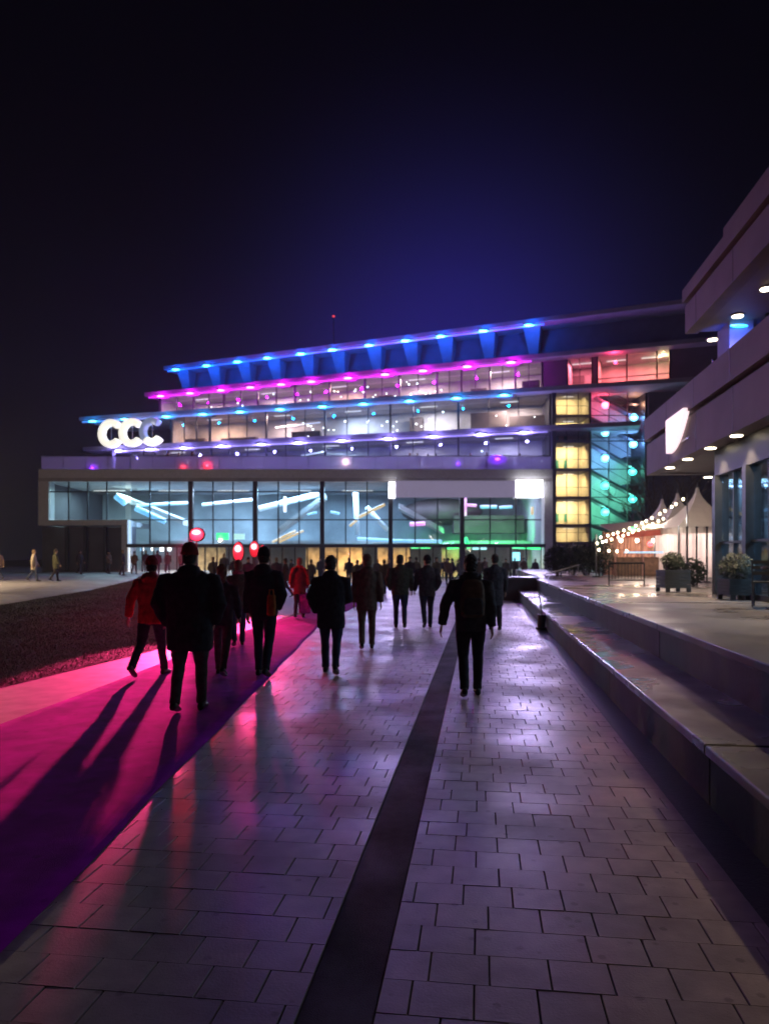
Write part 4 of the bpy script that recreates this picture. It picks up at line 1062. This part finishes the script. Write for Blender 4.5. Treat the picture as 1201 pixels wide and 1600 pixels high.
_tex2 = bpy.data.textures.new('hair_strands', 'CLOUDS'); _tex2.noise_scale = .026; _tex2.noise_depth = 1
def remesh(mb, name, m, voxel, smooth=2, disp=0, tex=None):
    me = bpy.data.meshes.new(name); me.from_pydata(mb.v, [], mb.f)
    bm = bmesh.new(); bm.from_mesh(me); bmesh.ops.recalc_face_normals(bm, faces=bm.faces); bm.to_mesh(me); bm.free()
    o = bpy.data.objects.new(name, me); COL.objects.link(o)
    r_ = o.modifiers.new('r', 'REMESH'); r_.mode = 'VOXEL'; r_.voxel_size = voxel; r_.use_smooth_shade = True
    if smooth:
        s2 = o.modifiers.new('s', 'SMOOTH'); s2.iterations = smooth; s2.factor = .5
    if disp:
        d = o.modifiers.new('d', 'DISPLACE'); d.texture = tex or _tex; d.strength = disp; d.mid_level = .5; d.texture_coords = 'LOCAL'
    dg = bpy.context.evaluated_depsgraph_get(); ev = o.evaluated_get(dg)
    out = bpy.data.meshes.new_from_object(ev); out.name = name
    bpy.data.objects.remove(o); bpy.data.meshes.remove(me)
    out.materials.clear(); out.materials.append(m)
    for p in out.polygons: p.use_smooth = True
    return out
def ring(c, rx, ry, seg=18, sq=1.0):
    q = []
    for j in range(seg):
        t = 2*math.pi*j/seg; ct, sn = math.cos(t), math.sin(t)
        q.append((c[0]+math.copysign(abs(ct)**sq, ct)*rx, c[1]+math.copysign(abs(sn)**sq, sn)*ry, c[2]))
    return q
def hand(mb, wrist, d, side, curl=.5):
    """palm and five fingers hanging along d"""
    d = Vector(d).normalized(); out = Vector((0, 1, 0)); out = (out - d*out.dot(d)).normalized()    # thumb side looks forward
    nrm = d.cross(out)*side
    w = Vector(wrist)
    mb.tube([w - d*.03, w + d*.02, w + d*.06, w + d*.095], [.026,.034,.042,.040], 10, ref=out, flat=.42)
    for k, (off, L) in enumerate(((.031,.068),(.010,.078),(-.011,.072),(-.031,.056))):
        b = w + d*.088 + out*off; c1 = (d - nrm*curl*.5).normalized(); c2 = (d - nrm*curl*1.4).normalized()
        m1 = b + c1*L*.5; e = m1 + c2*L*.5
        mb.tube([b - d*.02, b, m1, e], [.009,.0088,.0082,.006], 6)
    b = w + d*.035 + out*.034; m1 = b + (d*.7+out*.7).normalized()*.035; e = m1 + (d*.95+out*.15).normalized()*.032
    mb.tube([b - out*.02, b, m1, e], [.011,.0115,.010,.007], 6)

def person(label, X, Y, z, h=1.8, rz=0.0, coat='black', legs='navy', hem=.78, stride=.32, lead=1, arms=('swing','swing'), wide=1.0, hat=None, hair='dark', hood=False,
           voxel=.010, lean=0.0, group=None, scarf=None, sole=False, head_turn=0.0, long_hair=False, name='person'):
    t = thing(name, label, 'person', (X, Y, z), group, rz)
    sc = h/1.8
    t.matrix_basis = Matrix.Translation((X, Y, z)) @ Matrix.Rotation(rz, 4, 'Z') @ Matrix.Scale(sc, 4)
    def add(nm, me, par=None):
        o = bpy.data.objects.new(nm, me); COL.objects.link(o); o.parent = par or t; return o
    # --- legs
    L = {}
    for side in (-1, 1):
        fwd = side == lead
        th = stride*.85 if fwd else -stride*.75; bend = .08 if fwd else .28+stride*.6
        H = Vector((side*.092*wide**.5, 0, .93)); K = H + Vector((side*.006, math.sin(th), -math.cos(th)))*.43
        a = th-bend; A = K + Vector((0, math.sin(a), -math.cos(a)))*.42
        L[side] = [H, K, A, a, fwd]
    front = L[lead][2].z; dz = .085 - front
    back_a = L[-lead]
    for side in (-1,1):
        for i in range(3): L[side][i] = L[side][i] + Vector((0,0,dz))
    up = dz
    le = lambda zz: math.tan(lean)*(zz-.9)       # forward lean of the upper body
    body, tro = MB(), MB()
    tro.loft([ring((0,le(zz)*.3,zz+up), rx*wide, ry*wide, 18) for zz, rx, ry in ((.80,.12,.10),(.86,.165,.118),(.95,.172,.122),(1.03,.16,.115),(1.08,.15,.11))])
    for side in (-1,1):
        H, K, A, a, fwd = L[side]
        m1 = H.lerp(K,.5)+Vector((0,.008,0)); m2 = K.lerp(A,.4)-Vector((0,.012,0))
        tro.tube([H+Vector((0,0,.06)), H, m1, K, m2, K.lerp(A,.8), A+Vector((0,0,-.015))], [.085*wide,.097*wide,.087*wide,.068,.065,.058,.060], 12)
        body.tube([H, m1, K, m2, A], [.07,.065,.05,.048,.036], 8)
        pitch = 0.0 if fwd else -min(.9, max(0, (A.z-.085)*4.5))
        shoe = MB(); rings = []; cp_, sp_ = math.cos(pitch), math.sin(pitch)
        for y, w_, hh in ((-.085,.028,.05),(-.07,.037,.085),(-.02,.040,.105),(.04,.042,.085),(.10,.048,.062),(.16,.045,.048),(.195,.028,.034),(.20,.012,.02)):
            rg_ = []
            for j in range(10):
                tt = 2*math.pi*j/10; xx = math.cos(tt)*w_; zz = -.085 + hh/2 + math.sin(tt)*hh/2
                yy = y; rg_.append((A.x+xx+side*.015*(y+.1), A.y + yy*cp_ - zz*sp_, A.z + yy*sp_ + zz*cp_))
            rings.append(rg_)
        so = add('shoe', shoe.loft(rings).mesh('shoe', M_SHOE, True))
        body.tube([A, (A.x, A.y+.08, A.z-.04)], [.033,.03], 6)
        if sole:
            sl = MB(); pts = [(-.085,.03),(-.03,.040),(.06,.044),(.15,.045),(.2,.02)]
            lo_ = [(A.x-w_, y, -.087) for y, w_ in pts]+[(A.x+w_, y, -.087) for y, w_ in reversed(pts)]
            f_ = lambda p, dz_: (p[0]+side*.015*(p[1]+.1), A.y+p[1]*cp_-(p[2]+dz_)*sp_, A.z+p[1]*sp_+(p[2]+dz_)*cp_)
            add('sole', MB().loft([[f_(p,-.004) for p in lo_], [f_(p,.014) for p in lo_]]).mesh('sole', M_SOLE), so)
    add('trousers', remesh(tro, 'trousers', CLO[legs], max(.012, voxel), 3, .016))
    # --- coat
    ct = MB()
    hw = 1.0 + max(0, (.9-hem))*.10
    prof = [(hem,.185*hw,.145*hw),(hem+.06,.186*hw,.148*hw),(.95,.190,.150),(1.10,.192,.150),(1.24,.200,.150),(1.36,.205,.140),(1.43,.190,.118),(1.485,.140,.095),(1.52,.088,.082),(1.565,.078,.078)]
    ct.loft([ring((0,le(zz)+(-.012 if zz > 1.2 else 0),zz+up), rx*wide, ry*wide, 22, .9) for zz, rx, ry in prof])
    if hood: ct.ell((0, -.10+le(1.5), 1.50+up), .125, .075, .085); ct.ell((0, -.05+le(1.5), 1.54+up), .10, .085, .05)
    for side, mode in zip((-1,1), arms):
        Sh = Vector((side*.195*wide, le(1.42)-.01, 1.425+up))
        opp = -1 if side == lead else 1
        if mode == 'swing': a1, a2, outw = opp*stride*.9, opp*stride*.9+.30, .16
        elif mode == 'pocket': a1, a2, outw = -.22, .45, .30
        elif mode == 'front': a1, a2, outw = .15, 1.35, .18
        elif mode == 'out': a1, a2, outw = -.10, .1, .42
        else: a1, a2, outw = .02, .16, .10
        E = Sh + Vector((side*math.sin(outw), math.sin(a1)*math.cos(outw), -math.cos(a1)*math.cos(outw)))*.29
        ow2 = -.35 if mode in ('pocket','front') else outw*.4
        Wr = E + Vector((side*math.sin(ow2), math.sin(a2)*math.cos(ow2), -math.cos(a2)*math.cos(ow2)))*.25
        ct.tube([Sh+Vector((-side*.05,0,.0)), Sh, Sh.lerp(E,.5), E, E.lerp(Wr,.5), Wr], [.07,.084,.078,.070,.064,.054], 12)
        body.tube([Sh, E, Wr], [.045,.038,.028], 8)
        hand(body, Wr+(Wr-E).normalized()*.01, Wr-E, side)
    cme = remesh(ct, 'coat', CLO[coat], max(.012, voxel), 3, .034)
    add('coat', cme)
    if scarf:
        sm = MB(); sm.loft([ring((0,le(1.53),zz+up), r1, r2, 14) for zz, r1, r2 in ((1.50,.10,.095),(1.52,.115,.108),(1.56,.112,.105),(1.585,.09,.09))])
        add('scarf', remesh(sm, 'scarf', CLO[scarf], .012, 1, .02))
    # --- head
    ly = le(1.66); hz = up
    ht = lambda p: (p[0]*math.cos(head_turn)-p[1]*math.sin(head_turn), p[0]*math.sin(head_turn)+p[1]*math.cos(head_turn)+ly, p[2]+hz)
    hd = [(1.47,.060,.062,-.012),(1.53,.055,.060,-.008),(1.565,.057,.066,.004),(1.585,.056,.078,.016),(1.61,.064,.090,.014),(1.65,.072,.097,.008),(1.69,.076,.100,.0),(1.73,.074,.096,-.004),(1.765,.062,.080,-.006),(1.788,.040,.052,-.006),(1.80,.012,.016,-.006)]
    body.loft([[ht(q) for q in ring((0,yo,zz), rx, ry, 18)] for zz, rx, ry, yo in hd])
    body.tube([ht((0,.098,1.685)), ht((0,.108,1.665)), ht((0,.118,1.648)), ht((0,.104,1.637))], [.009,.011,.014,.010], 8)
    body.ell(ht((0,.099,1.612)), .024, .010, .008, 8, 5)
    for s2 in (-1,1):
        body.ell(ht((s2*.077,-.008,1.66)), .010, .018, .031, 8, 6); body.ell(ht((s2*.030,.092,1.693)), .022, .012, .007, 8, 5)
    body.loft([ring((0,le(zz),zz+up), rx, ry, 14) for zz, rx, ry in ((.88,.12,.09),(1.05,.125,.09),(1.25,.15,.10),(1.40,.16,.085),(1.46,.10,.07),(1.50,.06,.06))])
    bo_ = add('body', remesh(body, 'body', M_SKIN, voxel*.8, 1))
    for s2 in (-1,1):
        add('eye', MB().ell(ht((s2*.030,.096,1.678)), .011, .008, .007, 8, 5).mesh('eye', mat('eye', (.05,.04,.04), .2), True), bo_)
    hm = MB()
    if hat:
        hm.loft([[ht(q) for q in ring((0,yo,zz), rx, ry, 18)] for zz, rx, ry, yo in ((1.685,.083,.106,-.002),(1.69,.090,.112,-.002),(1.725,.090,.112,-.003),(1.735,.086,.107,-.004),(1.78,.076,.094,-.008),(1.815,.050,.064,-.01),(1.83,.015,.02,-.01))])
        add('hat', remesh(hm, 'hat', CLO[hat], .009, 1, .010)); hm = MB()
        hm.loft([[ht(q) for q in ring((0,yo,zz), rx, ry, 16)] for zz, rx, ry, yo in ((1.60,.064,.060,-.035),(1.64,.075,.080,-.022),(1.70,.079,.095,-.012))])
    else:
        lo_ = 1.50 if long_hair else 1.595
        hm.loft([[ht(q) for q in ring((0,yo,zz), rx, ry, 18)] for zz, rx, ry, yo in ((lo_,.066,.055,-.045),(1.64,.079,.082,-.026),(1.69,.084,.098,-.014),(1.735,.082,.104,-.006),(1.775,.070,.090,-.006),(1.803,.045,.058,-.006),(1.813,.014,.018,-.006))])
    add('hair', remesh(hm, 'hair', M_HAIRD if hair == 'dark' else M_HAIRL, .009, 1, .034, _tex2))
    return t

def gp(px, py): Y = CH*F/(py-HY); return (px-CX)*Y/F, Y
x, y = gp(297, 1112); BIG = person('big walker in a long black coat and dark red cap, nearest on the carpet', x, y, .011, 1.90, rz=.05, coat='black', legs='grey', hem=.66, stride=.16, lead=1, arms=('pocket','pocket'), wide=1.30, hat='rednit', hood=True, head_turn=-.25, voxel=.008)
x, y = gp(236, 1058); REDP = person('walker in a red jacket left of the big black coat', x, y, .011, 1.80, rz=-.1, coat='red', legs='navy', hem=.82, stride=.42, lead=1, arms=('out','swing'), wide=1.0, hat='rednit', hood=True, voxel=.009, lean=.05)
x, y = gp(347, 1056); person('smaller walker in dark coat half hidden right of the big black coat', x, y, .011, 1.66, coat='char', legs='grey', hem=.80, stride=.30, lead=-1, arms=('swing','swing'), wide=.92, hair='fair', long_hair=True, sole=True, voxel=.010)
x, y = gp(412, 1058); CAPM = person('tall walker in black jacket and black cap on the carpet edge', x, y, .011, 1.90, rz=-.06, coat='black', legs='navy', hem=.84, stride=.22, lead=-1, arms=('down','pocket'), wide=1.0, hat='blackhat', hood=True, head_turn=.35, voxel=.009)
x, y = gp(372, 1010); person('fair haired walker with pink scarf before the black capped walker', x, y, .011, 1.72, rz=.25, coat='olive', legs='jean', hem=.80, stride=.28, lead=1, arms=('swing','front'), hair='fair', scarf='pink', voxel=.011)
x, y = gp(468, 966); EMB = person('walker in a maroon jacket with bright red sleeves lit by the floodlights', x, y, .011, 1.76, coat='maroon', legs='black', hem=.72, stride=.2, lead=1, arms=('down','down'), hair='fair', voxel=.011, scarf='red')
x, y = gp(517, 1052); person('walker in a long black coat left of the brown coat', x, y, .002, 1.80, rz=-.03, coat='black', legs='jean', hem=.70, stride=.27, lead=-1, arms=('pocket','front'), wide=1.12, head_turn=-.3, hair='dark', hood=True, sole=True, voxel=.009)
x, y = gp(573, 1014); person('walker in a brown coat and brown trousers', x, y, .002, 1.83, rz=.04, coat='brown', legs='brown', hem=.74, stride=.20, lead=1, arms=('down','swing'), wide=1.05, hat=None, hair='fair', hood=True, head_turn=.55, voxel=.010)
x, y = gp(625, 981); person('dark clad walker left in the pair ahead of the brown coat', x, y, .002, 1.84, coat='olive', legs='jean', hem=.82, stride=.2, lead=-1, arms=('pocket','swing'), head_turn=-.7, wide=1.15, hair='dark', hood=True, voxel=.011)
x, y = gp(667, 981); person('dark clad walker right in the pair ahead of the brown coat', x, y, .002, 1.84, rz=.06, coat='char', legs='navy', hem=.80, stride=.3, lead=1, arms=('swing','pocket'), wide=1.1, head_turn=.5, hat='blackhat', voxel=.011)
x, y = gp(735, 1088); PACK = person('walker in black jacket with a backpack beside the dark paving strip', x, y, .002, 1.80, rz=-.04, coat='char', legs='black', hem=.84, stride=.22, lead=1, arms=('out','swing'), wide=1.05, hair='dark', voxel=.008, scarf='char')
xp, yp = x, y
x, y = gp(773, 985); person('walker in a dark long coat ahead of the backpack walker', x, y, .002, 1.86, rz=-.1, coat='char', legs='black', hem=.60, stride=.2, lead=-1, arms=('down','swing'), hair='dark', voxel=.011)
# backpack
bk = thing('backpack', 'dark backpack on the walker beside the paving strip', 'backpack', (xp, yp-.2, 1.15))
mb = MB(); mb.loft([ring((xp, yp-.205+.0, zz), rx, ry, 16, .65) for zz, rx, ry in ((1.02,.11,.05),(1.05,.145,.085),(1.20,.155,.10),(1.36,.15,.09),(1.46,.12,.07),(1.49,.08,.04))])
me = remesh(mb, 'pack_body', CLO['brown'], .012, 2, .012); link('pack_body', me, bk)
mb = MB(); mb.loft([ring((xp, yp-.305, zz), rx, ry, 14, .65) for zz, rx, ry in ((1.06,.10,.02),(1.09,.12,.04),(1.22,.12,.045),(1.27,.09,.02))]); link('front_pocket', remesh(mb, 'front_pocket', CLO['char'], .012, 1, .008), bk)
for sx in (-1,1): MB().tube([(xp+sx*.10, yp-.13, 1.46),(xp+sx*.12, yp-.05, 1.535),(xp+sx*.12, yp+.09, 1.50),(xp+sx*.13, yp+.14, 1.30),(xp+sx*.14,yp-.05,1.10)], .018, 6, flat=.5).build('strap', CLO['char'], bk)
# bags carried
def bag(px, py, Y, w, h, key, label):
    q = at(px, py, Y); t = thing('tote_bag', label, 'bag', (q.x, q.y, q.z))
    mb = MB(); mb.loft([ring((q.x, q.y, q.z+zz*h), w/2*k, .05*k, 14, .6) for zz, k in ((-.5,.8),(-.45,.95),(0,1.0),(.4,.92),(.5,.85))]); link('bag_body', remesh(mb, 'bag_body', CLO[key], .012, 1, .015), t)
    for sy in (-.03,.03): MB().tube([(q.x-w*.25,q.y+sy,q.z+h*.48),(q.x-w*.2,q.y+sy,q.z+h*.75),(q.x+w*.2,q.y+sy,q.z+h*.75),(q.x+w*.25,q.y+sy,q.z+h*.48)], .008, 5).build('handle', CLO[key], t)
bag(424, 946, 10.6, .13, .30, 'orange', 'narrow orange bag hanging at the black capped walker'); bag(476, 942, 21.6, .38, .62, 'magbag', 'magenta bag hanging from the maroon jacketed walker')
# red sleeves hanging off the maroon jacket: a draped red shawl
xe, ye = EMB.matrix_basis.translation.x, EMB.matrix_basis.translation.y
sh = thing('red_shawl', 'bright red shawl over the shoulders of the maroon jacketed walker', 'shawl', (xe, ye, 1.2))
for sx in (-1, 1):
    mb = MB(); mb.tube([(xe+sx*.07, ye-.05, 1.50),(xe+sx*.17, ye-.10, 1.46),(xe+sx*.25, ye-.10, 1.25),(xe+sx*.28, ye-.10, .98)], [.05,.07,.075,.06], 10, flat=.5); link('shawl_end', remesh(mb, 'shawl_end', CLO['red'], .014, 1, .03), sh)
# --- people out on the left plaza
def lp(px, py, Y): X = (px-CX)*Y/F; return X, Y, gz(X, Y)-.028
x, y, z = lp(53, 912, 41); WHITE = person('person in a pale cream coat crossing the left plaza', x, y, z, 1.76, rz=-1.2, coat='cream', legs='jean', hem=.66, stride=.3, lead=1, hair='fair', voxel=.014)
x, y, z = lp(87, 914, 41); person('person in an olive coat right of the cream coat on the plaza', x, y, z, 1.80, rz=-1.0, coat='olive', legs='black', hem=.70, stride=.22, lead=-1, hair='dark', voxel=.014)
x, y, z = lp(-2, 908, 42); person('person in brown coat cut by the left picture edge', x, y, z, 1.75, rz=1.3, coat='brown', legs='jean', hem=.72, stride=.3, lead=1, hair='dark', voxel=.014)
# --- far crowd: copies of a few walkers
CRLAB = 'distant dark silhouetted person in the crowd before the entrance doors'
CRGRP = 'crowd before the entrance doors'
protos = [person(CRLAB, (px-CX)*48/F, 48, 0, h, rz=r_, coat=c, legs=l, hem=hm_, stride=st_, lead=1, hair=hr_, voxel=.016, group=CRGRP, hat=ht_, arms=ar) for px, h, r_, c, l, hm_, st_, hr_, ht_, ar in
          ((545,1.82,.1,'black','navy',.80,.25,'dark',None,('swing','swing')), (590,1.70,-.3,'char','jean',.70,.15,'fair',None,('pocket','pocket')), (700,1.78,3.0,'brown','black',.82,.2,'dark','blackhat',('down','front')), (650,1.86,.4,'olive','navy',.76,.3,'dark',None,('down','swing')))]
rc = random.Random(77)
spots = [(210,56),(228,60),(246,53),(262,62),(283,58),(333,40),(350,50),(366,44),(388,36),(432,40),(446,33),(455,52),(486,43),(500,58),(558,38),(567,58),(600,36),(608,52),(640,40),(650,58),(682,44),(694,60),(706,52),(716,58),(728,62),(748,50),(757,60),(790,56),(804,62),(818,59),(836,61)]
NTH = ('first','second','third','fourth','fifth','sixth','seventh','eighth','ninth','tenth')
crowd = [(px_, o_) for px_, o_ in zip((545, 590, 700, 650), protos)]
COATW = {protos[0].name: 'black', protos[1].name: 'charcoal', protos[2].name: 'brown', protos[3].name: 'olive'}
kind_of = {o_.name: COATW[o_.name] for _, o_ in crowd}
for i, (px, Y) in enumerate(spots):
    src = protos[rc.randrange(4)]; o = copy_tree(src); kind_of[o.name] = COATW[src.name]; crowd.append((px, o))
    X = (px-CX)*Y/F
    o.matrix_basis = Matrix.Translation((X, Y, gz(X, Y)-.026 if Y > 46 or X < -5 else .002)) @ Matrix.Rotation(rc.choice((rc.gauss(0,.5), rc.gauss(3.1,.5))), 4, 'Z') @ Matrix.Scale(rc.uniform(.93,1.04), 4)
crowd.sort(key=lambda q: q[0]); inbay = {}
for px, o in crowd:
    bay = sum(px >= m_ for m_ in major[1:-1]); n_ = inbay.get(bay, 0); inbay[bay] = n_+1
    o['label'] = 'distant %s coated person before the %s entrance bay, %s from its left' % (kind_of[o.name], NTH[bay], NTH[n_])
UW = ('leftmost', 'middle', 'rightmost')
for k, (px, Y) in enumerate(((125,55),(170,58),(192,52))):
    o = copy_tree(protos[rc.randrange(4)]); X = (px-CX)*Y/F; o['label'] = UW[k]+' of the three distant people walking past the dark undercroft'; o['group'] = 'people by the undercroft'
    o.matrix_basis = Matrix.Translation((X, Y, gz(X, Y)-.028)) @ Matrix.Rotation(rc.gauss(-1.2,.5), 4, 'Z')
for k, px in enumerate((262, 279, 300, 640, 652, 668, 681, 735, 760, 812)):
    o = copy_tree(protos[rc.randrange(4)]); Y = FY+rc.uniform(1.2, 3.0); X = (px-CX)*Y/F; o['group'] = 'people on the foyer terrace'
    o['label'] = NTH[k]+' person from the left behind the balustrade of the foyer terrace'
    o.matrix_basis = Matrix.Translation((X, Y, ZT)) @ Matrix.Rotation(rc.uniform(0,6.28), 4, 'Z')
# warm street lantern just left of the view lights the plaza
lx, ly = -21.5, 36.0
sl = thing('street_lantern', 'warm street lantern at the left edge of the plaza', 'lantern', (lx, ly, gz(lx, ly)))
MB().tube([(lx,ly,gz(lx,ly)-.03),(lx,ly,4.4)], [.07,.045], 10).build('pole', M_BLACK, sl)
MB().tube([(lx,ly,4.4),(lx,ly,4.85)], [.16,.22], 12).build('lantern_head', glow('lantern_warm', (1,.75,.4), 3), sl); MB().tube([(lx,ly,4.85),(lx,ly,4.95)], [.26,.08], 12).build('cap', M_BLACK, sl)
lamp('POINT', (lx, ly, 4.15), (1,.72,.42), 3200, sl, size=.15)

# ================================================================== MIST
hz = MB().box(-95, 60, -12, 112, -1.2, 30).mesh('haze', None)
hm_ = bpy.data.materials.new('mist'); hm_.use_nodes = True; tt = hm_.node_tree; tt.nodes.clear()
ho = tt.nodes.new('ShaderNodeOutputMaterial'); pv = tt.nodes.new('ShaderNodeVolumePrincipled')
pv.inputs['Color'].default_value = (.85,.87,.9,1); pv.inputs['Density'].default_value = .0007; pv.inputs['Anisotropy'].default_value = .35
tt.links.new(pv.outputs[0], ho.inputs['Volume']); hz.materials.append(hm_)
hob = link('haze', hz); stuff(hob); tag(hob, 'thin night mist over the whole place', 'mist')
